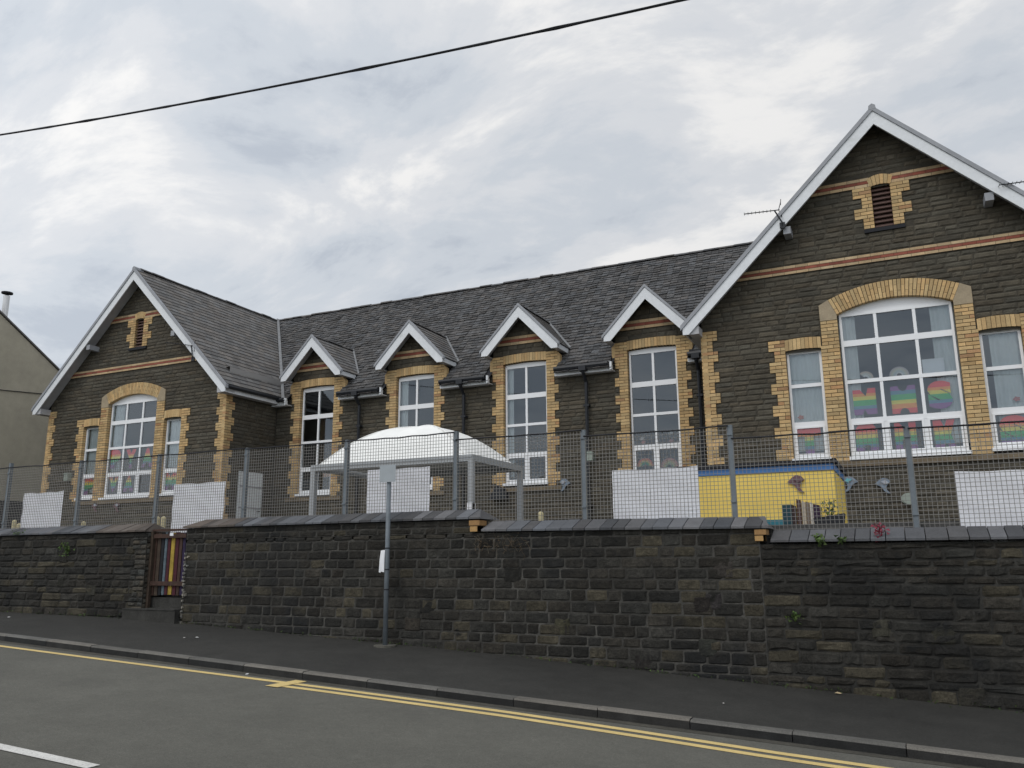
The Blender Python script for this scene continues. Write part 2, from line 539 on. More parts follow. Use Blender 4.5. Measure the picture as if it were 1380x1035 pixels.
BASE = [(-60, -.5), (-25, -.80), (-15.77, -.905), (-12.2, -.942), (-7.79, -1.13), (-4.96, -1.262), (-3.23, -1.36), (.884, -1.575), (12, -2.09), (60, -4.2)]


def bz(x):
    for (a, za), (b, zb) in zip(BASE, BASE[1:]):
        if a <= x <= b: return za + (zb - za) * (x - a) / (b - a)
    return BASE[-1][1]


XS = [-60 + i * 1.0 for i in range(121)]
YK = 8.1


def rz(x, y):      # road surface
    return kz(x) - .088 + .012 * min(YK - y, 3.5)


def strip(ys, zf, name, M, dz=0, x0=None, x1=None, xs=None):
    mb = MB(); P = []; xx = xs or XS; n = len(ys)
    for x in xx:
        for y in ys: P.append((x, y, zf(x, y) + dz))
    F = []
    for i in range(len(xx) - 1):
        for j in range(n - 1):
            k = i * n + j; F.append((k, k + n, k + n + 1, k + 1))
    mb.faces(P, F)
    return struct(mb.build(name, M, smooth=True))


strip([-6, -3, 0, 2, 4, 6, 7, 7.6, YK + .05], rz, 'road', M_road)
# far side of the road, behind the viewer
strip([-60, -30, -12, -6.02], lambda x, y: rz(x, 0) + .1, 'verge', M_ground)


def pz(x, y):
    t = min(1, max(0, (y - YK - .15) / (10.4 - YK - .15)))
    return (kz(x) - .002) * (1 - t) + bz(x) * t


strip([YK + .10, YK + .7, 9.2, 9.8, 10.5], pz, 'pavement', M_pave, -.004)
mb = MB()
x = -60.0
x = -60 + (.915 - ((-60 + 3.86) % .915))
while x < 60:
    x1 = x + .907; c = gain(.75, 1.2, .03); dz = U(-.004, .004)
    P = []
    for xx in (x, x1):
        zt = kz(xx) + dz
        P += [(xx, YK, zt - .32), (xx, YK, zt - .018), (xx, YK + .02, zt), (xx, YK + .135, zt), (xx, YK + .135, zt - .3)]
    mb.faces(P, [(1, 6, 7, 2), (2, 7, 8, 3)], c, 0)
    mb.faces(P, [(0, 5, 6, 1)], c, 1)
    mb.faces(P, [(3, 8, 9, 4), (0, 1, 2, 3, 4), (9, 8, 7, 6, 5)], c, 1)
    x += .915
struct(mb.build('kerb', [M_kerb, M_gutter]))
# joint filler under the kerb gaps
# painted lines
xsl = [-60 + i * .5 for i in range(int((60 + 60) / .5) + 1)]


def mark(name, M, x0, x1, y0, y1, dz=.004):
    xs = [x0 + (x1 - x0) * i / max(1, int((x1 - x0) / .6) + 1) for i in range(int((x1 - x0) / .6) + 2)]
    return strip([y0, y1], rz, name, M, dz, xs=xs)


YL = [(-60, 7.5), (-14, 7.70), (-9, 7.74), (-6, 7.81), (-3.8, 7.80), (-2.4, 7.71), (-1.2, 7.60), (1, 7.52), (40, 7.3)]


def yline(x):
    for (a, ya), (b, yb) in zip(YL, YL[1:]):
        if a <= x <= b: return ya + (yb - ya) * (x - a) / (b - a)


def painted(x0, x1, off, w=.105):
    mb = MB(); P = []; n = int((x1 - x0) / .4)
    for i in range(n + 1):
        x = x0 + (x1 - x0) * i / n; y = yline(x) + off
        for q in (y - w / 2, y + w / 2): P.append((x, q, rz(x, q) + .004))
    mb.faces(P, [(2 * i, 2 * i + 2, 2 * i + 3, 2 * i + 1) for i in range(n)])
    struct(mb.build('yellow_line', M_yline))


painted(-60, 40, 0)
painted(-6.55, 40, -.195)
strip([YK - .14, YK - .01], rz, 'road_gutter', mat('gutter_dirt', (.058, .054, .044), .95, noise=[(3, .3), (25, .25), (90, .3)]), .003)
mb = MB()
P = [(-6.62, 7.48), (-6.44, 7.48), (-6.46, 8.0), (-6.62, 8.0)]
mb.face([(a, b, rz(a, b) + .008) for a, b in P])
struct(mb.build('yellow_line', M_yline))
for x0 in (-36.8, -27.8, -18.8, -9.85, .9, 10):
    mark('white_line', M_wline, x0, x0 + 4.6, 4.20, 4.31)

# wide ground sheet out to the horizon and the school yard
mb = MB()
mb.face([(-900, -900, 30), (900, -900, -50), (900, 900, -50), (-900, 900, 30)])
for i, v in enumerate(mb.v):
    mb.v[i] = (v[0], v[1], -2.25 - .0447 * v[0] if abs(v[0]) < 60 else (-2.25 - .0447 * (60 if v[0] > 0 else -60)))
mb.v[:] = []; mb.f[:] = []; mb.c[:] = []; mb.m[:] = []
gx = [-900, -60, 0, 60, 900]
for a, b in zip(gx, gx[1:]):
    za = -2.35 - .0447 * max(-60, min(60, a)); zb = -2.35 - .0447 * max(-60, min(60, b))
    mb.face([(a, -900, za), (b, -900, zb), (b, 900, zb), (a, 900, za)])
struct(mb.build('ground', M_ground))
PZ = .40
mb = MB()
mb.box((-26.9, 10.86, -2.5), (14, 40, PZ))
struct(mb.build('playground', M_play))

# ------------------------------------------------------------ the school
school = empty('school_building', (-10, 18.5, PZ), 'long dark stone school with yellow brick trim, two tall gables and four small dormers', 'school')
CR, CL = .12, -20.1
G, W0 = 16.5, 18.5
HW = 3.62
ARC_R, ARC_C = 2.433, 2.372
ROUT = ARC_R + .335


def ring(z, r):
    return sqrt(max(0, r * r - (z - ARC_C) ** 2)) if abs(z - ARC_C) < r else 0


def gable_ext(z0, z1):
    h = min(HW, (8.42 - z1) / .992)
    return (-h, h) if h > .05 else (0, 0)


def gable_blocks(z0, z1):
    b = []
    zm = (z0 + z1) / 2
    if z1 > 1.64 and z0 < 1.80: b.append((-2.1, 2.1))
    if zm > 1.75 and zm < 4.49: b.append((-1.32, 1.32))
    if zm >= 4.49 and zm < 4.80: b.append((-1.29, 1.29))
    if zm >= 4.80:
        h = ring(z1, ROUT)
        if h: b.append((-h, h))
    if 1.75 < zm < 4.20:
        i = int((4.205 - zm) / .2166); w = .31 if i % 2 == 0 else .205
        for s in (-1, 1): b.append(tuple(sorted((s * 1.3, s * (2.0 + w)))))
    if z1 > 5.535 and z0 < 5.715: b.append((-9, 9))
    if z1 > 7.08 and z0 < 7.275: b.append((-9, 9))
    if 6.21 < zm < 7.3:
        i = int((7.085 - zm) / .2166); w = .5 if i % 2 == 0 else .35
        if zm > 7.085: w = .2
        b.append((-w, w))
    if 6.10 < zm < 6.22: b.append((-.36, .36))
    if zm < 4.6:
        i = int((4.56 - zm) / .2166) if zm < 4.56 else 0; w = .31 if i % 2 == 0 else .21
        b.append((-9, -HW + w)); b.append((HW - w, 9))
    return b


def gable_holes(z0, z1):
    b = []
    zm = (z0 + z1) / 2
    if 1.74 < zm < 4.59: b.append((-1.0, 1.0))
    elif zm >= 4.59:
        h = ring(z0, ARC_R)
        if h: b.append((-h, h))
    if 1.74 < zm < 3.97:
        b += [(-2.0, -1.33), (1.33, 2.0)]
    if 6.22 < zm < 7.08: b.append((-.17, .17))
    return b


def window(parent, X0, Y, x0, x1, zb, zt, cols, rows, arch=None, sill=True, sash=True, rise=0):
    """pvc window: cols = mullion centres, rows = transom (lo, hi); lowest row has its own sashes"""
    fr = MB(); T = front(X0, Y); d0, d1 = 0.0, .07
    fw = .045

    def bar(a, b, c, d, e=0.0): fr.box((a, d0 - e, c), (b, d1, d), (1, 1, 1), 0, T)
    bar(x0, x0 + fw, zb, zt); bar(x1 - fw, x1, zb, zt)
    bar(x0 + fw, x1 - fw, zb, zb + .06); bar(x0 + fw, x1 - fw, zt - .05, zt, .001)
    cs = [x0 + fw] + [q for c in cols for q in (c - .028, c + .028)] + [x1 - fw]
    low = rows[-1][0] if rows else zb
    for c in cols:
        prev = zb + .06
        for lo, hi in sorted(rows) + [(zt - .05, zt)]:
            bar(c - .028, c + .028, prev, lo, -.002); prev = hi
    for lo, hi in rows: bar(x0 + fw, x1 - fw, lo, hi, .003)
    if sash and rows:
        a0, a1 = zb + .06, low
        for a, b in zip(cs[::2], cs[1::2]):
            w = .04
            fr.box((a, d0 - .014, a0), (a + w, d0 + .04, a1), (1, 1, 1), 0, T); fr.box((b - w, d0 - .014, a0), (b, d0 + .04, a1), (1, 1, 1), 0, T)
            fr.box((a + w, d0 - .014, a0), (b - w, d0 + .04, a0 + .035), (1, 1, 1), 0, T); fr.box((a + w, d0 - .014, a1 - .035), (b - w, d0 + .04, a1), (1, 1, 1), 0, T)
    if arch:           # white panel that fills the arch
        n = 16; poly = [(x0, zt + .001), (x1, zt + .001)]
        for i in range(n + 1):
            u = x1 + .03 - (x1 - x0 + .06) * i / n
            poly.append((u, max(zt + .002, ARC_C + sqrt(ARC_R ** 2 - u * u) + .01)))
        fr.prism(poly, .012, .06, T)
    elif rise:
        poly = [(x0, zt), (x1, zt), (x1, zt + .05), ((x0 + x1) / 2, zt + .05 + rise), (x0, zt + .05)]
        fr.prism(poly, .004, .06, T)
    root = fr.build('window', M_pvc, parent)
    gm = MB(); gm.face([T(x0 + .02, .03, zb + .02), T(x1 - .02, .03, zb + .02), T(x1 - .02, .03, zt - .02), T(x0 + .02, .03, zt - .02)])
    gm.build('pane', M_glass, root)
    if sill:
        s = MB(); s.prism([(0, 0), (1, 0), (1, .05), (0, .06)], 0, 1, lambda u, d, z: (X0 + x0 - .03 + (x1 - x0 + .06) * d, Y - .16 + .2 * u, zb - .062 + z))
        s.build('sill', M_pvc, root)
    return root


def roofplane(Cx, sgn, k, z_r, th=0):
    """gable roof: u along Y, v metres down-up measured in plan from the ridge outward"""
    L_ = sqrt(1 + k * k)
    def P(u, v, h):       # v: slope length from the eave; converted by caller
        return None
    return P


K = .992
ZR = 8.56
YR = 22.38
KM = .975
ZRM = 8.56


def main_z(y): return ZRM - (YR - y) * KM


def gable_z(x, c): return ZR - abs(x - c) * K


def build_gable(C, front_side):
    T = front(C, G)
    st = MB(); masonry(st, T, PZ - .3, 8.42, gable_ext, gable_blocks)
    wall = st.build('gable_wall', M_stone, school)
    bk = MB(); backing(bk, T, PZ - .3, 8.4, gable_ext, gable_holes)
    bk.build('mortar', M_mortar, wall)
    # corner quoins
    for s in (-1, 1):
        b = MB(); toothed(b, T, s * HW, -s, .21, .31, PZ, 4.56, True, back=.10); b.build('quoin', [M_brick, M_bmort], wall)
    # piers between the lights
    for s in (-1, 1):
        b = MB()
        bricks(b, T, min(s * 1.0, s * 1.335), max(s * 1.0, s * 1.335), 1.745, 4.0, 0)
        bricks(b, T, min(s * 1.0, s * 1.305), max(s * 1.0, s * 1.305), 4.0, 4.49, 1)
        b.build('brick_pier', [M_brick, M_bmort], wall); b = MB()
        toothed(b, T, s * 2.0, s, .205, .31, 1.745, 4.20, True)
        soldiers(b, T, *sorted((s * 1.325, s * 2.0)), 3.965, 4.185, .022)
        b.build('window_brickwork', [M_brick, M_bmort], wall)
    # arch ring
    a = MB(); ang = asin(1.0 / ARC_R); n = 33
    for i in range(n):
        t0, t1 = -ang + 2 * ang * i / n, -ang + 2 * ang * (i + 1) / n; g = .0022
        rows = [(ARC_R, ARC_R + .22), (ARC_R + .222, ROUT)] if i % 2 else [(ARC_R, ARC_R + .108), (ARC_R + .111, ROUT)]
        a.prism([(sin(t) * r, ARC_C + cos(t) * r) for t, r in ((t0, ARC_R + .004), (t1, ARC_R + .004), (t1, ROUT - .003), (t0, ROUT - .003))], -.018, .105, T, (1, 1, 1), 1)
        for r0, r1 in rows:
            a.prism([(sin(t) * r, ARC_C + cos(t) * r) for t, r in ((t0 + g, r0), (t1 - g, r0), (t1 - g, r1 - .004), (t0 + g, r1 - .004))], -.028 + U(-.002, .002), .107, T, gain(.8, 1.2, .05), 0)
    a.build('arch', [M_brick, M_bmort], wall)
    e = asin(1 / ARC_R)
    for s in (-1, 1):
        kn = MB()
        p = [(s * 1.0, 4.49), (s * 1.31, 4.49), (s * 1.31, 4.805), (s * sin(e) * ROUT, ARC_C + cos(e) * ROUT), (s * 1.0, ARC_C + cos(e) * ARC_R)]
        kn.prism(p if s > 0 else p[::-1], -.032, .11, T)
        kn.build('kneeler_stone', M_kneel, wall)
    # bands and louvred vent
    for z0, us in ((5.535, [(-9, 9)]), (7.08, [(-9, -.19), (.19, 9)])):
        bd = MB()
        for k in range(3):
            a0, a1 = z0 + k * (.060 if z0 < 6 else .065), z0 + (k + 1) * (.060 if z0 < 6 else .065)
            h = (8.42 - a0) / K + .02
            for p, q in us: bandrow(bd, T, max(p, -h), min(q, h), a0, a1, 1 if k == 1 else 0)
        bd.build('brick_band', [M_buff, M_redbrick, M_bmort], wall)
    v = MB()
    for s in (-1, 1): toothed(v, T, s * .17, s, .185, .335, 6.22, 7.085, True)
    n = 6
    for i in range(n):
        a0, a1 = -1 + 2 * i / n, -1 + 2 * (i + 1) / n
        bot = lambda t: (t * .185, 7.07 + .03 * (1 - t * t)); tp = lambda t: (t * .235, 7.235 + .07 * (1 - t * t))
        p = [bot(a0), bot(a1), tp(a1), tp(a0)]
        v.prism(p, -.02, .1, T, (1, 1, 1), 1)
        sh = lambda q, dx: (q[0] + dx, q[1])
        v.prism([sh(p[0], .004), sh(p[1], -.004), sh(p[2], -.004), sh(p[3], .004)], -.03, .102, T, gain(.85, 1.15, .05), 0)
    vent = v.build('vent_brickwork', [M_brick, M_bmort], wall)
    lv = MB()
    for i in range(9):
        z = 6.24 + i * .094
        lv.prism([(.03, z), (.05, z - .012), (.13, z + .075), (.11, z + .087)], -.168, .168, lambda u, d, zz: (C + d, G + u - .01, zz))
    lv.box((-.17, .14, 6.2), (.17, .15, 7.12), (1, 1, 1), 0, T)
    lv.build('louvre', M_louv, vent)
    s = MB(); s.box((-.36, -.05, 6.135), (.36, .05, 6.205), (1, 1, 1), 0, T); s.build('vent_sill', M_felt, vent)
    s = MB(); s.box((-2.07, -.06, 1.635), (2.07, .05, 1.738), (1, 1, 1), 0, T); s.build('stone_sill', M_sill, wall)
    # windows
    rows = [(3.955, 4.07), (3.225, 3.295), (2.462, 2.552)]
    window(school, C, G + .085, -.97, .97, 1.825, 4.60, [-.335, .335], rows, arch=True)
    for s_ in (-1, 1):
        a0, a1 = sorted((s_ * 1.345, s_ * 1.99))
        window(school, C, G + .085, a0, a1, 1.845, 3.955, [], [(3.235, 3.305), (2.465, 2.555)])
    # roof
    L_ = sqrt(1 + K * K)
    half = 3.93
    y0 = 16.15
    roof = None
    for sg in (-1, 1):
        ml = half * L_

        def P(u, v_, h, sg=sg):
            dx = half - v_ / L_
            return (C + sg * (dx + h * K / L_), u, ZR - dx * K + h / L_)
        inner = (C > -10 and sg < 0) or (C < -10 and sg > 0)

        def yend(v_):
            dx = half - v_ / L_; z = ZR - dx * K
            return min(YR, YR - (ZRM - z) / KM) if inner else 26.5
        mb = MB()
        slates(mb, P, 0.0, ml, lambda v_: y0, lambda v_: yend(v_), gauge=.20, w=.27, lo=.75, hi=1.22, rag=.006)
        und = MB()
        und.faces([P(y0, -.03, 0), P(yend(0) if inner else 26.5, -.03, 0), P(yend(ml) if inner else 26.5, ml, 0), P(y0, ml, 0),
                   P(y0, -.03, -.09), P(yend(0) if inner else 26.5, -.03, -.09), P(yend(ml) if inner else 26.5, ml, -.09), P(y0, ml, -.09)],
                  [(0, 1, 2, 3), (7, 6, 5, 4), (0, 4, 5, 1), (1, 5, 6, 2), (3, 7, 4, 0)])
        r_ = mb.build('gable_roof', M_slate, school)
        und.build('underlay', M_felt, r_)
        if roof is None: roof = r_
        # eaves gutter and fascia along the side
        ye = yend(0) - .1 if inner else 26.4
        f = MB(); xx = C + sg * 3.86
        f.box((min(xx, xx + sg * .02), 16.185, 4.45), (max(xx, xx + sg * .02), ye, 4.62)); f.build('fascia', M_white, school)
        gt = MB(); xg = C + sg * 3.94
        gt.tube([(xg, 16.2, 4.60), (xg, ye + .1, 4.60)], .055, 8); gt.build('gutter', M_black, school)
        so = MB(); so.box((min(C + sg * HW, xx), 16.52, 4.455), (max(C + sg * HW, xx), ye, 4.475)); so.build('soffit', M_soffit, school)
    rt = MB(); ridge(rt, (C, 16.30, ZR + .03), (C, YR, ZR + .03), .095)
    rt.build('ridge_tiles', M_ridge, roof)
    # barge boards, verge strip, soffit, purlin ends
    Tb = front(C, 16.15)
    for s_ in (-1, 1):
        p = [(0, 8.47), (s_ * 3.92, 8.47 - 3.92 * K), (s_ * 3.92, 4.45), (s_ * 3.80, 4.45), (0, 4.45 + 3.80 * K - .02)]
        w = MB(); w.prism(p if s_ < 0 else p[::-1], -.03, .0, Tb)
        w.build('barge_board', M_white, school)
        w = MB(); p = [(0, 8.575), (s_ * 3.96, 8.575 - 3.96 * K), (s_ * 3.96, 8.475 - 3.96 * K), (0, 8.475)]
        w.prism(p if s_ < 0 else p[::-1], -.055, .05, Tb)
        w.build('verge', M_verge, school)
        w = MB(); p = [(0, 8.38), (s_ * 3.9, 8.38 - 3.9 * K), (s_ * 3.9, 8.36 - 3.9 * K), (0, 8.36)]
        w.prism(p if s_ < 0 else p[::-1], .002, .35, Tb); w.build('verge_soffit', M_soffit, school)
        w = MB(); xa, xb = sorted((s_ * 1.68, s_ * 1.82)); w.box((xa, .01, 6.27), (xb, .36, 6.42), (1, 1, 1), 0, Tb); w.build('purlin_end', M_verge, school)
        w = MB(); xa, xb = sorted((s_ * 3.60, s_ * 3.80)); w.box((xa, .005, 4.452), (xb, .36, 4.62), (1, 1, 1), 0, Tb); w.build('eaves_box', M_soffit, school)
    w = MB(); w.prism([(-.07, 8.50), (.07, 8.50), (.06, 8.58), (0, 8.62), (-.06, 8.58)], -.058, .25, Tb); w.build('ridge_cap', M_verge, school)
    # flank walls
    for sg in (-1, 1):
        inner = (C > -10 and sg < 0) or (C < -10 and sg > 0)
        X = C + sg * HW
        Ts = (lambda u, d, z, X=X, sg=sg: (X - sg * d, u, z))
        m2 = MB()
        e = W0 if inner else 26.4
        masonry(m2, Ts, PZ - .2, 4.5, lambda a_, b_: (G + .02, e), lambda z0, z1: [(16.0, G + (.31 if int((4.56 - (z0 + z1) / 2) / .2166) % 2 else .21))])
        w_ = m2.build('flank_wall', M_stone, school)
        b2 = MB(); backing(b2, Ts, PZ - .2, 4.5, lambda a_, b_: (G, e), lambda a_, b_: [], step=1.0); b2.build('mortar', M_mortar, w_)
        q = MB(); toothed(q, Ts, G - .021, 1, .23, .33, PZ, 4.5, False, back=.10); q.build('quoin', [M_brick, M_bmort], w_)
    # room behind
    rm = MB()
    a, b, y, y1, z0, z1 = C - HW + .15, C + HW - .15, G + .2, G + 4.5, PZ, 5.3
    rm.face([(a, y1, z0), (b, y1, z0), (b, y1, z1), (a, y1, z1)]); rm.face([(a, y, z0), (b, y, z0), (b, y1, z0), (a, y1, z0)])
    rm.face([(a, y, z1), (b, y, z1), (b, y1, z1), (a, y1, z1)]); rm.face([(a, y, z0), (a, y1, z0), (a, y1, z1), (a, y, z1)]); rm.face([(b, y, z0), (b, y1, z0), (b, y1, z1), (b, y, z1)])
    rm.build('room', M_dark, school)


build_gable(CR, 1)
build_gable(CL, 1)

# ---- the long range between the gables
DX = [-15.0, -11.70, -8.44, -5.13]
XA, XB = CL + HW, CR - HW


def main_blocks(z0, z1):
    b = []; zm = (z0 + z1) / 2
    for d in DX:
        i = int((5.11 - zm) / .2166); w = .92 if i % 2 == 0 else .81
        if zm > 1.80: b.append((d - w, d + w))
        if 1.64 < zm <= 1.80: b.append((d - .95, d + .95))
    return b


def main_holes(z0, z1):
    zm = (z0 + z1) / 2
    return [(d - .6, d + .6) for d in DX] if 1.74 < zm < 4.92 else []


Tm = front(0, W0)
st = MB(); masonry(st, Tm, PZ - .3, 4.62, lambda a, b: (XA, XB), main_blocks)
mainwall = st.build('main_wall', M_stone, school)
bk = MB(); backing(bk, Tm, PZ - .3, 4.62, lambda a, b: (XA, XB), main_holes); bk.build('mortar', M_mortar, mainwall)
rm = MB()
a, b, y, y1, z0, z1 = XA + .1, XB - .1, W0 + .2, W0 + 5.5, PZ, 5.08
rm.face([(a, y1, z0), (b, y1, z0), (b, y1, z1), (a, y1, z1)]); rm.face([(a, y, z0), (b, y, z0), (b, y1, z0), (a, y1, z0)])
rm.face([(a, y + .5, z1), (b, y + .5, z1), (b, y1, z1), (a, y1, z1)])
for xx in (a, b, -13.3, -10.05, -6.8): rm.face([(xx, y, z0), (xx, y1, z0), (xx, y1, z1), (xx, y, z1)])
rm.build('room', M_dark, school)

LM = sqrt(1 + KM * KM)
YE = 18.18


def PM(u, v, h):
    y = YE + v / LM
    return (u, y - h * KM / LM, main_z(y) + h / LM)


def valleyL(v): return CL + (ZR - main_z(YE + v / LM)) / K
def valleyR(v): return CR - (ZR - main_z(YE + v / LM)) / K


VM = (YR - YE) * LM
mb = MB()
slates(mb, PM, 0, VM, valleyL, valleyR, gauge=.15, w=.20, lo=.68, hi=1.34, rag=.026,
       skip=lambda u, v: v < .95 and any(abs(u - d) < .98 for d in DX))
mroof = mb.build('main_roof', M_slate2, school)
und = MB()
und.face([PM(valleyL(.8), .8, -.01), PM(valleyR(.8), .8, -.01), PM(valleyR(VM), VM, -.01), PM(valleyL(VM), VM, -.01)])
edges = [valleyL(0)] + [q for d in DX for q in (d - .905, d + .905)] + [valleyR(0)]
for a, b in zip(edges[::2], edges[1::2]):
    und.face([PM(a, 0, -.01), PM(b, 0, -.01), PM(b, .82, -.01), PM(a, .82, -.01)])
und.face([(CL + 3.9, 26.6, main_z(YR) - 4.1), (CR - 3.9, 26.6, main_z(YR) - 4.1), (CR, YR, ZRM), (CL, YR, ZRM)])
und.face([(CL - HW, 26.4, 0), (CR + HW, 26.4, 0), (CR + HW, 26.4, 4.6), (CL - HW, 26.4, 4.6)])
for c_ in (CL, CR): und.face([(c_ - HW, 26.4, 4.6), (c_ + HW, 26.4, 4.6), (c_, 26.4, 8.3)])
und.build('underlay', M_felt, mroof)
rt = MB(); ridge(rt, (valleyL(VM) - .1, YR, ZRM + .035), (valleyR(VM), YR, ZRM + .035), .10); rt.build('ridge_tiles', M_ridge, mroof)
for fn, sg in ((valleyL, 1), (valleyR, -1)):
    vl = MB(); P = []
    for i in range(15):
        v = VM * i / 14; x = fn(v); p = PM(x, v, 0)
        w = .065
        P += [(p[0] - w, p[1], p[2] + .062 + (w * K if sg > 0 else -.0)), (p[0] + w, p[1] - .01, p[2] + .066)]
    vl.faces(P, [(2 * i, 2 * i + 1, 2 * i + 3, 2 * i + 2) for i in range(14)])
    vl.build('valley_lead', M_lead, mroof)
# eaves between the dormers
e2 = [XA] + [q for d in DX for q in (d - .905, d + .905)] + [XB]
for i, (a, b) in enumerate(zip(e2[::2], e2[1::2])):
    f = MB(); f.box((a, 18.27, 4.40), (b, 18.29, 4.53)); f.box((a, 18.29, 4.405), (b, 18.49, 4.42))
    for s, xx in ((1, a), (-1, b)):
        if 0 < i or s < 0: f.box((xx - .05, 18.20, 4.41), (xx - .002, 18.268, 4.60)) if s < 0 and i < 4 else None
    f.build('fascia', M_white, school)
    g = MB(); g.tube([(a + .02, 18.20, 4.56), (b - (.085 if i < 4 else .02), 18.20, 4.56)], .062, 8); g.build('gutter', M_black, school)
for xp in (-13.45, -10.15, -6.76, -4.02):
    p = MB()
    p.tube([(xp, 18.2, 4.55), (xp, 18.2, 4.42), (xp, 18.40, 4.2), (xp, 18.40, PZ)], .045, 8)
    for z in (1.2, 2.4, 3.6): p.box((xp - .07, 18.36, z), (xp + .07, 18.5, z + .05))
    p.box((xp - .09, 18.12, 4.44), (xp + .09, 18.28, 4.56))
    p.build('downpipe', M_black, school)

# ---- dormers
KD = 1.04
ZD = 6.33
TD0 = 18.15
for d in DX:
    T = front(d, W0)
    dx_ = lambda a, b: (-min(.905, (6.2 - b) / KD + .02), min(.905, (6.2 - b) / KD + .02))
    dm = MB(); masonry(dm, T, 5.13, 5.39, dx_, lambda a, b: [], rh=(.12, .13), ln=(.2, .4), bulge=.012)
    dw = dm.build('dormer_wall', M_stone, school)
    dm = MB(); masonry(dm, T, 5.616, 6.2, dx_, lambda a, b: [], rh=(.1, .13), ln=(.2, .4), bulge=.012); dm.build('dormer_apex', M_stone, dw)
    bk = MB(); backing(bk, T, 4.62, 6.2, lambda a, b: (-min(.905, (6.25 - b) / KD), min(.905, (6.25 - b) / KD)), lambda a, b: [(-.6, .6)] if a < 4.91 else []); bk.build('mortar', M_mortar, dw)
    b = MB()
    for s in (-1, 1):
        toothed(b, T, s * .6, s, .21, .32, 1.745, 4.46, False)
        bricks(b, T, *sorted((s * .6, s * .905)), 4.46, 5.11, 0)
        z = 4.72
        b.prism([(s * .905, 4.62), (s * .98, 4.78), (s * .98, 5.0), (s * .905, 5.08)][::s], -.02, .1, T, (.9, .9, .9), 0)
    soldiers(b, T, -.6, .6, 4.90, 5.115, .028, .075)
    b.build('window_brickwork', [M_brick, M_bmort], dw)
    bd = MB()
    for k in range(3): 
        h = min(.9, (6.2 - 5.39 - k * .075) / KD)
        bandrow(bd, T, -h, h, 5.39 + k * .075, 5.465 + k * .075, 1 if k == 1 else 0, bl=.24)
    bd.build('brick_band', [M_buff, M_redbrick, M_bmort], dw)
    s = MB(); s.box((-.96, -.06, 1.635), (.96, .05, 1.738), (1, 1, 1), 0, T); s.build('stone_sill', M_sill, dw)
    window(school, d, W0 + .085, -.585, .585, 1.845, 4.84, [0], [(3.985, 4.11), (3.28, 3.345), (2.515, 2.60)], rise=.03)
    # roof of the dormer
    LD = sqrt(1 + KD * KD); hd = 1.07
    first = None
    for sg in (-1, 1):
        def P(u, v, h, sg=sg):
            dx = hd - v / LD
            return (d + sg * (dx + h * KD / LD), u, ZD - dx * KD + h / LD)

        def ye(v): return YR - (ZRM - (ZD - (hd - v / LD) * KD)) / KM
        mb = MB(); slates(mb, P, 0, hd * LD, lambda v: TD0, ye, gauge=.165, w=.22, lo=.75, hi=1.2, rag=.006)
        ro = mb.build('dormer_roof', M_slate, school)
        und = MB(); ml = hd * LD
        und.faces([P(TD0, 0, 0), P(ye(0), 0, 0), P(ye(ml), ml, 0), P(TD0, ml, 0), P(TD0, 0, -.05), P(ye(0), 0, -.05), P(ye(ml), ml, -.05), P(TD0, ml, -.05)],
                  [(0, 1, 2, 3), (7, 6, 5, 4), (0, 4, 5, 1), (1, 5, 6, 2), (3, 7, 4, 0)])
        und.build('underlay', M_felt, ro)
        f = MB(); xa, xb = sorted((d + sg * 1.045, d + sg * 1.06)); f.box((xa, TD0 + .02, 5.09), (xb, 18.86, 5.215)); f.build('dormer_fascia', M_white, school)
        c = MB(); X = d + sg * .90; c.face([(X, W0 + .02, 4.80), (X, 19.15, 5.36), (X, W0 + .02, 5.36)][::1]); c.build('dormer_cheek', M_felt, school)
        so = MB(); xa, xb = sorted((d + sg * .905, d + sg * 1.045)); so.box((xa, TD0 + .005, 5.095), (xb, 18.85, 5.11)); so.build('dormer_soffit', M_soffit, school)
        vl = MB(); Pq = []
        for i in range(8):
            v = ml * i / 7; p = P(ye(v), v, 0); Pq += [(p[0] - .02, p[1], p[2] + .055), (p[0] + .035, p[1] + .01, p[2] + .06)]
        vl.faces(Pq, [(2 * i, 2 * i + 1, 2 * i + 3, 2 * i + 2) for i in range(7)]); vl.build('dormer_valley', M_lead, school)
        if first is None: first = ro
        Tb = front(d, TD0)
        p = [(0, 6.29), (sg * 1.055, 6.29 - 1.055 * KD), (sg * 1.055, 5.085), (sg * .885, 5.085), (0, 5.085 + .885 * KD)]
        w = MB(); w.prism(p if sg < 0 else p[::-1], -.025, .0, Tb); w.build('dormer_barge_board', M_white, school)
        p = [(0, 6.375), (sg * 1.10, 6.375 - 1.10 * KD), (sg * 1.10, 6.30 - 1.10 * KD), (0, 6.30)]
        w = MB(); w.prism(p if sg < 0 else p[::-1], -.045, .05, Tb); w.build('dormer_verge', M_verge, school)
        p = [(0, 6.24), (sg * 1.04, 6.24 - 1.04 * KD), (sg * 1.04, 6.22 - 1.04 * KD), (0, 6.22)]
        w = MB(); w.prism(p if sg < 0 else p[::-1], .002, .35, Tb); w.build('dormer_verge_soffit', M_soffit, school)
    yb = YR - (ZRM - ZD) / KM
    rt = MB(); ridge(rt, (d, TD0 + .01, ZD + .035), (d, yb, ZD + .035), .075, .3); rt.build('dormer_ridge', M_ridge, first)

# ---- side door of the left gable
X = XA
dmb = MB(); dmb.box((X + .012, 17.10, PZ), (X + .06, 18.02, 2.42)); dr = dmb.build('door', M_door, school)
h = MB()
for z in (.72, 1.42, 2.0): h.box((X + .061, 17.12, z), (X + .075, 18.0, z + .035))
h.build('door_bar', M_verge, dr)
h = MB(); h.tube([(X + .07, 17.9, 1.35), (X + .12, 17.9, 1.35), (X + .12, 17.78, 1.35)], .012, 6); h.build('handle', M_black, dr)

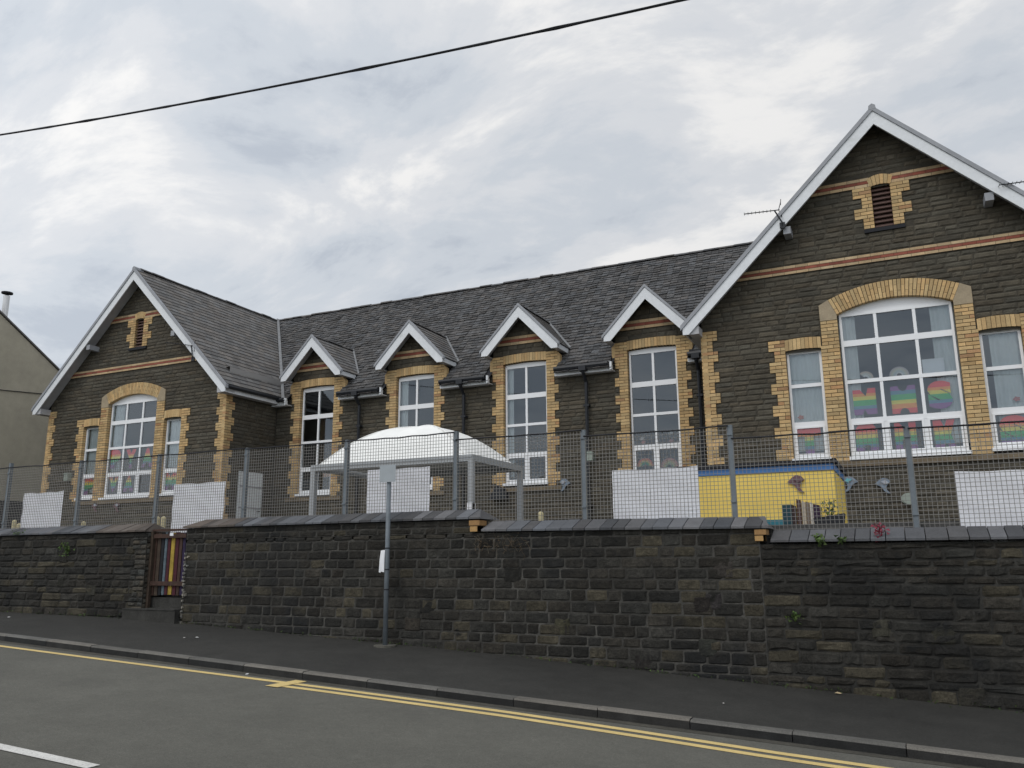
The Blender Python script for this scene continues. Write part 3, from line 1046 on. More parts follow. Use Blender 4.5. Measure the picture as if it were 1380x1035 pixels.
# ------------------------------------------------------------ things in the windows
YG = G + .085 + .03 + .02     # just inside the glass


def arcpts(x, y, r, a0, a1, n=8): return [(x + r * cos(a0 + (a1 - a0) * i / n), y + 1.0 * r * sin(a0 + (a1 - a0) * i / n)) for i in range(n + 1)]


CUT = {'N': [(-.5, 0), (-.14, 0), (-.03, .19), (.08, 0), (.5, 0), (.5, 1), (.17, 1), (.06, .70), (-.17, .96), (-.5, .96)],
       'H': [(-.5, 0)] + arcpts(0, 0, .19, pi, 0) + [(.5, 0), (.5, 1)] + arcpts(0, 1, .19, 0, -pi) + [(-.5, 1)],
       'A': [(-.5, 0), (-.13, 0), (-.13, .27), (.13, .27), (.13, 0), (.5, 0), (.5, .78), (.3, 1), (-.3, 1), (-.5, .80)],
       'K': [(-.5, 0), (-.1, 0), (-.04, .2), (.1, .2), (.16, 0), (.5, 0), (.26, .5), (.5, 1), (.14, 1), (0, .76), (-.14, 1), (-.5, 1)]}


def cutletter(ch, xc, zc, w, h, Y, M_, label, rot=0):
    mb = MB(); mb.prism([(u * w, v * h) for u, v in CUT[ch]], -.002, .002, lambda u, d, z: (u, d, z))
    o = mb.build('paper_letter', M_); o.location = (xc, Y, zc - h / 2)
    o['label'] = label; o['category'] = 'paper letter'; o['group'] = 'rainbow paper letters in the windows'


def letter(ch, xc, zc, w, h, Y, M_, label, rot=0, grp=None):
    cu = bpy.data.curves.new('paper_letter', 'FONT'); cu.body = ch; cu.size = 1; cu.offset = .085; cu.extrude = .01
    cu.resolution_u = 4
    tmp = bpy.data.objects.new('tmp', cu); COL.objects.link(tmp)
    dg = bpy.context.evaluated_depsgraph_get()
    me = bpy.data.meshes.new_from_object(tmp.evaluated_get(dg))
    bpy.data.objects.remove(tmp)
    xs = [v.co.x for v in me.vertices]; ys = [v.co.y for v in me.vertices]; zs = [v.co.z for v in me.vertices]
    x0, x1, y0, y1 = min(xs), max(xs), min(ys), max(ys)
    for v in me.vertices:
        a, b = (v.co.x - x0) / (x1 - x0) - .5, (v.co.y - y0) / (y1 - y0) - .5
        if rot: a, b = -a, -b
        v.co = (a * w, -v.co.z * .3, (b + .5) * h)
    me.materials.clear(); me.materials.append(M_)
    o = bpy.data.objects.new('paper_letter', me); COL.objects.link(o)
    o.location = (xc, Y, zc - h / 2)
    o['label'] = label; o['category'] = 'paper letter'; o['group'] = grp or 'rainbow paper letters in the windows'
    return o


for ch, x, z, w, h, f, lab in [
    ('N', -.655, 2.87, .40, .50, 0, 'rainbow paper letter N starting the upper row in the right gable arched window'),
    ('H', .01, 2.85, .42, .52, 1, 'rainbow paper letter H with purple on top, mid upper row, right gable arched window'),
    ('S', .615, 2.885, .40, .52, 0, 'rainbow paper letter S ending the upper row in the right gable arched window'),
    ('T', -1.70, 2.18, .44, .52, 0, 'rainbow paper letter T at the foot of the right gable left narrow window'),
    ('A', -.68, 2.17, .38, .56, 0, 'rainbow paper letter A at the foot of the right gable arched window, left sash'),
    ('N', -.02, 2.16, .36, .52, 0, 'rainbow paper letter N at the foot of the right gable arched window, middle sash'),
    ('K', .62, 2.15, .36, .54, 0, 'rainbow paper letter K at the foot of the right gable arched window, right sash'),
    ('S', 1.69, 2.14, .42, .56, 0, 'rainbow paper letter S at the foot of the right gable right narrow window')]:
    (cutletter if ch in CUT and not (ch == 'N' and z < 2.5) else letter)(ch, CR + x, z, w, h, YG, M_rainf if f else M_rain, lab, f)
for ch, x, z, w, h, f, lab in [
    ('P', -.68, 2.95, .42, .55, 0, 'rainbow paper letter P starting the upper row in the left gable arched window'),
    ('Y', -.05, 2.92, .42, .55, 0, 'rainbow paper letter Y mid upper row in the left gable arched window'),
    ('A', .62, 2.92, .44, .55, 0, 'rainbow paper letter A ending the upper row in the left gable arched window'),
    ('P', -1.72, 2.20, .40, .5, 0, 'rainbow paper letter P at the foot of the left gable left narrow window'),
    ('V', -.68, 2.22, .40, .46, 0, 'rainbow paper letter V at the foot of the left gable arched window, left sash'),
    ('A', -.05, 2.20, .42, .46, 0, 'rainbow paper letter A at the foot of the left gable arched window, middle sash'),
    ('M', 1.60, 2.20, .46, .5, 0, 'rainbow paper letter M at the foot of the left gable right narrow window')]:
    letter(ch, CL + x, z, w, h, YG, M_rain, lab, f)


def rainbow_arc(xc, zb, ro, Y, label, cols, half=1.0):
    root = empty('paper_rainbow', (xc, Y, zb), label, 'paper rainbow')
    n = len(cols); ri = ro * .25; dr = (ro - ri) / n
    for i, c in enumerate(cols):
        a, b = ro - i * dr, ro - (i + 1) * dr
        p = [(cos(pi * half * t / 12) * a, sin(pi * half * t / 12) * a) for t in range(13)] + [(cos(pi * half * t / 12) * b, sin(pi * half * t / 12) * b) for t in range(12, -1, -1)]
        mb = MB(); mb.prism(p, 0, .004, lambda u, d, z: (xc + u, Y + d, zb + z))
        nm = 'stripe_%d' % i
        key = 'paper_%s' % '_'.join('%02d' % int(v * 99) for v in c)
        mb.build('stripe', MATS.get(key) or mat(key, c, .85), root)


rainbow_arc(CR - .02, 3.31, .17, YG, 'pale paper rainbow on the middle pane of the right gable arched window', [(.55, .50, .50), (.62, .58, .48), (.6, .62, .55), (.55, .6, .62), (.7, .7, .7)])
rainbow_arc(CR - .60, 3.31, .14, YG, 'small torn paper rainbow by the curtain in the right gable arched window', [(.6, .5, .42), (.6, .6, .55), (.72, .72, .72)], .75)
rainbow_arc(-5.44, 2.10, .20, W0 + .16, 'red and green painted rainbow in the left foot pane of the fourth dormer window', [(.75, .14, .08), (.8, .32, .10), (.65, .5, .15), (.10, .35, .12), (.05, .22, .16)])
rainbow_arc(-4.86, 2.06, .21, W0 + .16, 'faded pink rainbow in the right foot pane of the fourth dormer window', [(.6, .28, .25), (.65, .40, .26), (.55, .52, .28), (.28, .42, .24)])
mb = MB(); mb.box((CR + .38, YG, 3.30), (CR + .74, YG + .004, 3.57))
top(mb.build('paper_sheet', M_paper), 'blank pale paper on the right pane of the right gable arched window', 'paper')
for x, z, c, lab in [(-5.50, 2.76, (.5, .45, .42), 'small pale paper shape high on the left pane of the fourth dormer window'), (-4.80, 2.84, (.5, .5, .5), 'small grey paper shape high on the right pane of the fourth dormer window'),
                     (-5.46, 2.67, (.55, .22, .18), 'small red paper flower on the left pane of the fourth dormer window'), (-4.80, 2.66, (.5, .25, .25), 'small pink paper flower on the right pane of the fourth dormer window'),
                     (CR - 1.82, 2.66, (.55, .16, .10), 'small orange paper shape on the narrow window left of the right gable arch'), (CR + 1.80, 2.70, (.5, .15, .14), 'small red paper shape on the narrow window right of the right gable arch')]:
    mb = MB(); Y = YG if x > -4 else W0 + .16
    p = [(cos(2 * pi * t / 10) * (.065 if t % 2 else .045), sin(2 * pi * t / 10) * (.05 if t % 2 else .035)) for t in range(10)]
    mb.prism(p, 0, .004, lambda u, d, zz: (x + u, Y + d, z + zz))
    top(mb.build('paper_shape', mat('paper_shape_%d' % int(abs(x) * 100), c, .85)), lab, 'paper shape')
mb = MB(); mb.box((-14.82, W0 + .16, 2.30), (-14.5, W0 + .164, 2.46))
top(mb.build('paper_strip', mat('orange_paper', (.5, .26, .14), .85)), 'orange paper strip at the foot of the first dormer window from the left', 'paper')


def curtain(x0, x1, z0, z1, Y, label):
    mb = MB(); n = max(6, int((x1 - x0) / .018)); P = []
    for i in range(n + 1):
        x = x0 + (x1 - x0) * i / n; dy = .011 * sin(i * 1.35) + .010 * sin(i * .53)
        P += [(x, Y + dy, z0), (x, Y + dy * .7, z1)]
    mb.faces(P, [(2 * i, 2 * i + 2, 2 * i + 3, 2 * i + 1) for i in range(n)])
    top(mb.build('curtain', M_curt, smooth=True), label, 'curtain', 'pale curtains in the school windows')


YC = G + .20
curtain(CR - 1.96, CR - 1.36, 2.0, 3.98, YC, 'pale curtain filling the narrow window left of the right gable arch')
curtain(CR - 1.00, CR - .70, 2.0, 4.6, YC, 'pale curtain at the left edge of the right gable arched window')
curtain(CR + .60, CR + 1.00, 2.0, 4.6, YC, 'pale curtain at the right edge of the right gable arched window')
curtain(CR + 1.50, CR + 2.02, 2.0, 3.98, YC, 'pale curtain in the narrow window right of the right gable arch')
curtain(CL - 1.96, CL - 1.45, 2.0, 3.98, YC, 'pale curtain in the narrow window left of the left gable arch')
curtain(CL - 1.00, CL - .55, 2.6, 4.6, YC, 'pale curtain at the left edge of the left gable arched window')
curtain(CL + 1.35, CL + 1.90, 2.6, 3.98, YC, 'pale curtain in the narrow window right of the left gable arch')
curtain(DX[1] - .58, DX[1] - .34, 2.0, 4.85, W0 + .2, 'narrow pale curtain in the second dormer window from the left')
curtain(DX[2] - .58, DX[2] - .40, 2.0, 4.85, W0 + .2, 'narrow pale curtain in the third dormer window from the left')

# ------------------------------------------------------------ aerials
def aerial(bx, by, bz_, h, bl, yawd, n, label, lean=-.12, drop=.0):
    root = empty('television_aerial', (bx, by, bz_), label, 'aerial')
    mt = MB(); tp = Vector((bx + lean, by, bz_ + h))
    mt.tube([(bx, by, bz_), (bx, by - .02, bz_ + .08), tp], .016, 6); mt.box((bx - .05, by - .01, bz_ - .04), (bx + .05, by + .03, bz_ + .08))
    mt.build('mast', M_black, root)
    dv = Vector((cos(yawd), sin(yawd), drop))
    b = MB(); a0 = tp - dv * .10; a1 = tp + dv * bl; b.tube([a0, a1], .010, 6)
    sdv = dv.cross(Vector((0, 0, 1))).normalized()
    for i in range(n):
        p = a0.lerp(a1, .25 + .75 * i / (n - 1)); q = .07
        b.tube([p - sdv * q, p + sdv * q], .005, 5)
    for s in (-1, 1):
        p = a0 + dv * .02
        b.tube([p, p + Vector((0, 0, s * .16)) - dv * .05], .008, 5)
        b.tube([p + Vector((0, 0, s * .16)) - sdv * .14 - dv * .05, p + Vector((0, 0, s * .16)) + sdv * .14 - dv * .05], .007, 5)
    b.build('boom', M_black, root)


aerial(-1.70, 16.10, 6.42, .36, .58, pi + .15, 8, 'dark television aerial on the left barge board of the right gable', -.13)
aerial(2.60, 16.10, 6.10, .38, .52, pi + .1, 8, 'dark television aerial on the right slope of the right gable, at the picture edge', -.05)
aerial(-17.42, 16.10, 5.45, .42, .85, pi + .15, 9, 'thin television aerial on the right barge board of the left gable', -.1, .18)

# wall fittings
def wallbox(x, Y, z, w, h, label):
    mb = MB(); mb.box((x - w / 2, Y - .13, z - h / 2), (x + w / 2, Y + .0, z + h / 2))
    mb.prism([(-w / 2 - .01, h / 2), (w / 2 + .01, h / 2), (w / 2 - .02, h / 2 + .04), (-w / 2 + .02, h / 2 + .04)], -.145, 0, front(x, Y) and (lambda u, d, zz: (x + u, Y + d, z + zz)))
    top(mb.build('security_light', M_box), label, 'wall light')


wallbox(-6.72, W0 - .02, 2.37, .19, .17, 'grey green box light on the stone wall right of the third dormer window')
wallbox(-22.50, G - .02, 2.47, .19, .19, 'grey green box light on the left gable, left of its windows')
mb = MB()
for k in range(1):
    P = [(cos(2 * pi * t / 16) * .13, sin(2 * pi * t / 16) * .105) for t in range(16)]
    mb.prism(P, -.10, 0, lambda u, d, z: (.04 + u, G - .02 + d, 1.01 + z))
    P = [(cos(2 * pi * t / 16) * .10, sin(2 * pi * t / 16) * .10) for t in range(16)]
    mb.prism(P, -.15, -.10, lambda u, d, z: (.04 + u, G - .02 + d, 1.01 + z))
top(mb.build('round_wall_light', M_box), 'round pale bulkhead light low on the right gable below its windows', 'wall light')
mb = MB(); mb.prism([(-.24, 0), (.24, 0), (.16, .26), (-.04, .34)], -.22, -.02, lambda u, d, z: (-9.12 + u, W0 + d, 1.46 + z))
top(mb.build('ventilation_hood', M_black), 'black vent hood on the wall below the left end of the third dormer window', 'vent')

BIRD = [(-.19, .04), (-.06, .16), (.02, .20), (.14, .17), (.20, .09), (.13, .03), (.09, -.05), (.10, -.13), (.18, -.22), (.10, -.21), (.03, -.15), (-.03, -.04), (-.10, .0)]


def bird(x, Y, z, sc, M_, label, flip=1, patch=None):
    root = empty('bird_ornament', (x, Y, z), label, 'wall ornament', 'bird shaped ornaments on the school walls')
    p = [(u * sc * flip, v * sc) for u, v in BIRD]
    mb = MB(); mb.prism(p if flip > 0 else p[::-1], -.03, 0, lambda u, d, zz: (x + u, Y + d, z + zz)); mb.build('body', M_, root)
    w = MB(); q = [(u * sc * flip, v * sc) for u, v in [(-.03, .10), (.08, .14), (.16, .06), (.06, .02)]]
    w.prism(q if flip > 0 else q[::-1], -.055, -.03, lambda u, d, zz: (x + u, Y + d, z + zz)); w.build('wing', patch or M_, root)


M_birdl = mat('pale_tail', (.34, .36, .40), .6)
bird(-.90, G - .03, 1.33, .68, M_bird, 'blue grey bird ornament with teal wing on the wall beside the yellow shed', -1, M_teal2)
bird(-.37, G - .03, 1.27, .68, M_bird, 'slate blue bird ornament on the right gable wall left of the round light', 1, M_birdl)
bird(-7.38, W0 - .03, 1.75, .72, M_bird, 'slate blue bird ornament on the wall below and right of the third dormer window', -1, M_birdl)
bird(-21.25, G - .03, 1.56, .66, M_birdp, 'mauve bird ornament below the left end of the left gable arched window', 1, M_birdl)
bird(-20.35, G - .03, 1.53, .66, M_birdp, 'mauve bird ornament below the middle of the left gable arched window', 1, M_birdl)

# ------------------------------------------------------------ neighbouring house
HX = -27.0
house = empty('neighbour_house', (-31.5, 15.8, .3), 'plain brown rendered gable end of the neighbouring house at the left edge', 'house')
HR = 15.8
rz_ = lambda y: 8.83 - abs(y - HR) * .652
mb = MB()
prof = [(11.8, -.6), (19.8, -.6), (19.8, rz_(19.8) - .1), (HR, 8.73), (11.8, rz_(11.8) - .1)]
mb.prism(prof, 0, 9, lambda u, d, z: (HX - d, u, z))
mb.build('wall', M_render, house)
mb = MB()
for s in (-1, 1):
    ye = HR + s * 4.25
    p = [(HR, 8.76), (ye, rz_(ye) - .07), (ye, rz_(ye) - .01), (HR, 8.82)]
    mb.prism(p if s < 0 else p[::-1], -.05, 9.1, lambda u, d, z: (HX - d, u, z))
rf = mb.build('roof', M_slate, house)
mb = MB(); mb.prism([(11.82, .1), (19.78, .1), (19.78, 2.02), (11.82, 2.02)], -.06, -.002, lambda u, d, z: (HX - d, u, z)); mb.build('plinth', M_felt, house)
mb = MB(); mb.tube([(HX - .4, 16.98, 7.6), (HX - .4, 16.98, 9.02)], .10, 14)
fl = mb.build('flue', M_steel, house, smooth=False)
mb = MB()
P = []
mb.tube([(HX - .4, 16.98, 9.10), (HX - .4, 16.98, 9.15)], .18, 14); mb.tube([(HX - .4, 16.98, 9.02), (HX - .4, 16.98, 9.10)], .05, 8); mb.build('cowl', M_felt, fl)
mb = MB(); mb.tube([(HX + .02, 15.5, 5.60), (HX + .03, 17, 5.66), (HX + .02, 19.7, 5.9)], .014, 5); mb.build('wall_cable', M_cable, house)

# ------------------------------------------------------------ boundary wall
YW = 10.4
bwall = empty('boundary_wall', (-5, YW, -1.3), 'long dark stone retaining wall right of the gate, its slab coping stepping down twice', 'wall')
lwall = empty('boundary_wall', (-16, YW, -.9), 'dark stone roadside wall left of the painted gate', 'wall')


def old_stone(u, z):
    """black sooty stones with some tan ones, more of them in the lower courses"""
    h = (z - bz(u)) / 1.7
    r = R()
    if r < .26 - .23 * min(1, h):
        g = U(1.15, 1.75); return (g * 1.06, g, g * .83)
    if r < .50: return gain(.85, 1.2, .05)
    return gain(.5, .85, .05)


def wall_run(parent, x0, x1, zt, mort, rh, ln, lo, hi, bulge, gap, hue=.06, jit=.006, zb=None):
    T = front(0, YW)
    z0 = bz(x1) - .35 if zb is None else zb
    st = MB(); masonry(st, T, z0, zt, lambda a, b: (x0, x1), lambda a, b: [], rh=rh, ln=ln, bulge=bulge, gap=gap, jit=jit, tf=old_stone)
    for i in range(int((x1 - x0) * 1.1) if zt - z0 > 1 else 0):        # a few bigger squared stones bridging two courses
        u, z = U(x0, x1 - .3), U(z0 + .4, zt - .3)
        stone(st, T, u, u + U(.2, .3), z, z + U(.2, .24), bulge * 1.25, .002, tuple(q * U(1.0, 1.15) for q in old_stone(u, bz(u) + .1)), jit)
    o = st.build('stonework', M_wall, parent)
    bk = MB(); bk.box((x0, YW + .003, z0 - .05), (x1, YW + .42, zt)); bk.build('mortar', mort, o)
    return o


def coping(parent, x0, x1, zb0, zb1, hipl=False, hipr=False, brown=0, w=.19):
    mb = MB(); yf, yb = YW - .06, YW + .28; rise = .155
    x = x0
    zb = lambda x_: zb0 + (zb1 - zb0) * (x_ - x0) / (x1 - x0)
    while x < x1 - .02:
        ww = w * U(.8, 1.2)
        if x1 - x < ww * 1.4: ww = x1 - x
        last = x + ww > x1 - .01; firstp = x == x0
        if (firstp and hipl) or (last and hipr): ww = min(.42, x1 - x) if firstp else x1 - x
        c = gain(.62, 1.42, .04)
        if x + ww / 2 - x0 < brown or (brown < 0 and x1 - x - ww / 2 < -brown): c = (c[0] * 1.0, c[1] * .82, c[2] * .66)
        g = .005; dz = U(-.005, .005); dt = U(-.02, .02) * 0
        a, b = x + g, x + ww - g
        ta = a + (.17 if firstp and hipl else 0); tb = b - (.17 if last and hipr else 0)
        P = [(a, yf, zb(a)), (b, yf, zb(b)), (b, yf, zb(b) + .028 + dz), (a, yf, zb(a) + .028 + dz), (ta, yb, zb(a) + rise + dz), (tb, yb, zb(b) + rise + dz),
             (a, yb + .3, zb(a)), (b, yb + .3, zb(b))]
        mb.faces(P, [(0, 1, 2, 3), (3, 2, 5, 4), (1, 7, 5, 2), (6, 0, 3, 4), (4, 5, 7, 6), (0, 6, 7, 1)], c)
        x += ww
    mb.build('coping', M_cop, parent)


wall_run(lwall, -26.9, -12.02, .50, M_wmort2, (.07, .15), (.18, .55), .65, 1.3, .02, .0035, .05, .008)
coping(lwall, -26.9, -12.0, .515, .515, hipr=True, brown=-1.3, w=.21)
wall_run(bwall, -11.08, -1.65, .36, M_wmort, (.10, .155), (.17, .42), .65, 1.35, .010, .0032, .05, .005)
wall_run(bwall, -11.08, -5.55, .545, M_wmort, (.09, .10), (.18, .42), .65, 1.3, .010, .0032, .05, .005, zb=.361)
wall_run(bwall, -1.65, 8.0, .155, M_wmort2, (.07, .145), (.15, .50), .7, 1.45, .019, .0042, .07, .011)
coping(bwall, -11.12, -5.42, .555, .562, hipl=True, hipr=True, brown=1.1)
coping(bwall, -5.42, -1.52, .385, .345, hipr=True)
coping(bwall, -1.52, 8.0, .178, .165)
# yellow bricks showing where the wall steps
bb = MB()
for x0, x1, z0, z1 in ((-5.62, -5.43, .38, .548), (-1.70, -1.54, .19, .338)):
    n = 2
    for i in range(n):
        a, b = z0 + (z1 - z0) * i / n, z0 + (z1 - z0) * (i + 1) / n
        bb.box((x0 + U(0, .02), YW - .045, a + .006), (x1 - (.06 if i == 0 else .02), YW + .2 - .02 * i, b - .006), (.62, .52, .45) if i else (.85, .75, .62), 0)
    bb.box((x0 + .02, YW - .02, z0), (x1 - .06, YW + .15, z1), (1, 1, 1), 1)
bb.build('step_brick', [M_brick, M_bmort], bwall)
# the faces of the wall inside the gateway
st = MB(); Ts = lambda u, d, z: (-12.0 - d, u, z)
masonry(st, Ts, -1.3, .50, lambda a, b: (YW, YW + .42), lambda a, b: [], rh=(.07, .11), ln=(.12, .24), bulge=.012, gap=.006, lo=1.0, hi=2.2, hue=.1)
st.build('gate_jamb', M_wall, lwall)
st = MB(); masonry(st, front(0, YW - .02), -1.2, .42, lambda a, b: (-12.26 - .08 * (int(a * 5) % 2), -11.99), lambda a, b: [], rh=(.07, .11), ln=(.12, .24), bulge=.014, gap=.006, lo=.9, hi=1.9, hue=.1)
st.build('gate_pier', M_wall, lwall)
st = MB(); Ts = lambda u, d, z: (-11.10 + d, u, z)
masonry(st, Ts, -1.3, .54, lambda a, b: (YW, YW + .42), lambda a, b: [], rh=(.1, .16), ln=(.12, .3), bulge=.02, gap=.006, lo=.8, hi=2.0, hue=.1)
st.build('gate_jamb', M_wall, bwall)
# lime smear down the gateway edge
sm = MB()
for i in range(46):
    z = U(-1.0, .15); x = -11.07 + abs(random.gauss(0, .035)); r = U(.006, .022)
    sm.prism([(cos(2 * pi * t / 6) * r * U(.6, 1.2), sin(2 * pi * t / 6) * r * U(.7, 1.4)) for t in range(6)], -.040, -.0, lambda u, d, zz: (x + u, YW + d, z + zz), gain(.6, 1.3))
sm.build('lime_smear', mat('lime', (.22, .21, .185), .95, True), bwall)

# gate and steps
gate = empty('painted_gate', (-11.6, 10.78, -.6), 'small wooden gate of rusty, yellow, maroon and purple slats between the two walls', 'gate')
YGt = 10.52
xs = -11.95
for w, c in ((.06, 'rust'), (.10, 'brown'), (.085, 'black'), (.075, 'blue'), (.085, 'maroon'), (.105, 'yellow'), (.10, 'maroon'), (.085, 'rust'), (.085, 'purple')):
    w *= .84; mb = MB(); zt = .50 + U(-.015, .015)
    mb.box((xs + .006, YGt, -.56 + U(-.01, .01)), (xs + w - .002, YGt + .025, zt)); mb.build('slat', MATS['gate_' + c], gate, label=None)
    xs += w + .010
for z in (.40, -.40):
    mb = MB(); mb.box((-11.98, YGt - .045, z), (-11.12, YGt - .002, z + .07)); mb.build('rail', MATS['gate_rust'], gate)
mb = MB(); mb.box((-12.0, YGt - .03, .52), (-11.12, YGt + .03, .555)); mb.build('top_rail', MATS['gate_rust'], gate)
mb = MB(); mb.box((-12.0, YGt - .06, -.95), (-11.94, YGt - .0, .52)); mb.build('hanging_post', MATS['gate_brown'], gate)
mb = MB(); mb.box((-11.55, YGt - .052, .435), (-11.47, YGt - .046, .485)); mb.build('latch_plate', M_paper, gate)
steps = empty('gate_steps', (-11.6, 10.4, -1.0), 'two dark stone steps up to the painted gate', 'steps')
mb = MB(); mb.box((-12.3, YW - .14, -1.15), (-11.07, YW + .15, -.795)); mb.box((-12.3, YW - .15, -.794), (-11.075, YW + .14, -.775), (1, 1, 1)); mb.build('lower_step', M_step, steps)
mb = MB(); mb.box((-11.98, YW + .15, -1.15), (-11.12, YW + .9, -.60)); mb.build('upper_step', M_step, steps)

# ------------------------------------------------------------ mesh fence
YF = 10.78
fence = empty('mesh_fence', (-7, YF, .3), 'grey galvanised mesh fence with square posts above the stone wall', 'fence')
PX = [-16.54 + 2.0625 * i for i in range(-2, 11)]
PX = [-20.66, -18.60, -16.54, -14.40, -12.30, -10.20, -8.09, -6.07, -4.02, -1.99, .077, 2.14, 4.2, 6.26]
PT = [1.98, 1.98, 2.0, 1.93, 1.93, 1.915, 1.91, 1.905, 1.775, 1.69, 1.515, 1.49, 1.49, 1.49]
TOPZ = [1.9, 1.9, 1.90, 1.90, 1.90, 1.885, 1.88, 1.765, 1.675, 1.505, 1.485, 1.485, 1.485]


def ground_fence(x): return .52 if x < -12.1 else .62 if x < -5.5 else .44 if x < -1.6 else .22


first = None
for i, x in enumerate(PX):
    zb = ground_fence(x) - .32
    mb = MB(); mb.box((x - .03, YF - .03, zb), (x + .03, YF + .03, PT[i] - .012)); mb.box((x - .031, YF - .031, PT[i] - .012), (x + .031, YF + .031, PT[i]))
    p = mb.build('post', M_galv, fence)
    for z in (TOPZ[max(0, i - 1)] - .12, ground_fence(x) + .25):
        mb = MB(); mb.box((x - .034, YF - .046, z), (x + .034, YF - .0305, z + .025))
        mb.build('clip', M_galv, p)
for i in range(len(PX) - 1):
    a, b = PX[i] + .035, PX[i + 1] - .035; zt = TOPZ[i]; zb = min(ground_fence(a), ground_fence(b)) - .1
    mb = MB(); r = .0028; n = int(round((b - a) / .0505)); yy = YF - .035
    for k in range(n + 1):
        x = a + (b - a) * k / n; mb.box((x - r, yy - r, zb), (x + r, yy + r, zt + .012), gain(.8, 1.2))
    z = zt - .003
    while z > zb:
        mb.box((a, yy - 3 * r, z - r), (b, yy - r - .0002, z + r), gain(.8, 1.2)); z -= .0505
    pn = mb.build('mesh_panel', M_wire, fence)
    mb = MB(); q = 8
    mb.tube([(a - .02 + (b - a + .04) * t / q, yy - .012, zt + .005 - .02 * sin(pi * t / q) * R()) for t in range(q + 1)], .011, 6); mb.build('top_cable', M_cable, pn)

# blank sheets tied behind the mesh
def sheet(x0, x1, z0, z1, label, sk=0.0):
    nx, nz = 18, 12; P = []; mb = MB()
    ph = R() * 6
    for j in range(nz + 1):
        for i in range(nx + 1):
            u, v = i / nx, j / nz
            P.append((x0 + (x1 - x0) * u + sk * (1 - v) * (.5 - u), YF - .012 + .008 * sin(u * 13 + ph) + .006 * sin(v * 14 + u * 9 + ph), z0 + (z1 - z0) * v - .012 * sin(pi * u) * v + .006 * sin(u * 14 + ph) * v))
    mb.faces(P, [(j * (nx + 1) + i, j * (nx + 1) + i + 1, (j + 1) * (nx + 1) + i + 1, (j + 1) * (nx + 1) + i) for j in range(nz) for i in range(nx)])
    k = MB()
    root = top(mb.build('white_sheet', M_sheet, smooth=True), label, 'sheet', 'blank white sheets tied to the fence')


sheet(-16.00, -14.82, .50, 1.365, 'blank white sheet on the fence left of the painted gate')
sheet(-11.86, -10.64, .50, 1.365, 'blank white sheet on the fence directly above the painted gate')
sheet(-7.67, -6.52, .52, 1.40, 'blank white sheet on the fence behind the grey sign post')
sheet(-3.61, -2.43, .40, 1.185, 'blank white sheet on the fence against the yellow shed')
sheet(.53, 1.72, .15, .955, 'blank white sheet on the fence at the right edge under the right gable')

# ------------------------------------------------------------ sign post with paper notice
px, py = -6.85, 10.16
sp = empty('sign_post', (px, py, bz(px)), 'grey metal sign post with small blank plate standing against the stone wall', 'sign post')
mb = MB(); mb.tube([(px, py, pz(px, py) - .1), (px, py, 1.30)], .034, 14)
pole = mb.build('pole', M_galv, sp, smooth=True)
mb = MB()
for z in (1.15, 1.28, .16, -.14, -.42): mb.tube([(px, py, z), (px, py, z + .018)], .037, 14)
mb.build('clip', M_felt, pole)
mb = MB(); mb.box((px - .135, py - .052, 1.12), (px + .145, py - .046, 1.37)); mb.build('sign_plate', M_plate, sp)
mb = MB(); 
mb.tube([(px, py, pz(px, py) - .02), (px, py, pz(px, py) + .012)], .16, 12); mb.build('footing', mat('patch_concrete', (.10, .095, .08), .95, noise=[(20, .3)]), sp)
mb = MB(); P = []
n = 8
for i in range(n + 1):
    t = i / n; x = px - .02 - .12 * t; y = py - .04 + .03 * t - .012 * sin(t * 5)
    P += [(x, y, -.17 + .02 * t - .02 * (t > .6)), (x + .012 * t, y - .015 * sin(t * 3), .02), (x + .02 * t, y + .01, .145 - .008 * t)]
mb.faces(P, [(3 * i + k, 3 * i + 3 + k, 3 * i + 4 + k, 3 * i + 1 + k) for i in range(n) for k in (0, 1)])
top(mb.build('paper_notice', M_paper, smooth=True), 'curled blank white notice tied halfway up the grey sign post', 'notice')

# ------------------------------------------------------------ canopy
cx0, cx1, cy0, cy1, cz = -10.63, -6.98, 13.0, 15.17, 1.86
can = empty('canopy', ((cx0 + cx1) / 2, (cy0 + cy1) / 2, PZ), 'grey framed play canopy with arched white fabric roof behind the fence', 'canopy')
for x in (cx0 + .05, cx1 - .05):
    for y in (cy0 + .05, cy1 - .05):
        mb = MB(); mb.box((x - .05, y - .05, PZ), (x + .05, y + .05, cz - .12)); lg = mb.build('post', M_alu, can)
        if y < 14 and x > -8:
            mb = MB(); mb.prism([(-.07, 0), (.16, 0), (.05, .14), (.05, .34), (-.05, .34), (-.06, .1)], -.07, .07, lambda u, d, z: (x + u, y + d, PZ + .25 + z)); mb.build('foot_padding', M_paper, lg)
for nm, a, b in (('beam', (cx0, cy0, cz - .12), (cx1, cy0 + .10, cz)), ('beam', (cx0, cy1 - .10, cz - .12), (cx1, cy1, cz)), ('beam', (cx0, cy0 + .101, cz - .12), (cx0 + .10, cy1 - .101, cz)), ('beam', (cx1 - .10, cy0 + .101, cz - .12), (cx1, cy1 - .101, cz))):
    mb = MB(); mb.box(a, b)
    if nm == 'beam' and a[1] == cy0: mb.box((cx0 + .02, cy0 - .012, cz - .055), (cx1 - .02, cy0 - .001, cz - .035))
    mb.build(nm, M_alu, can)
n = 24; P = []; mb = MB(); hgt = .80
f = lambda t: (1 - abs(t) ** 2.3)
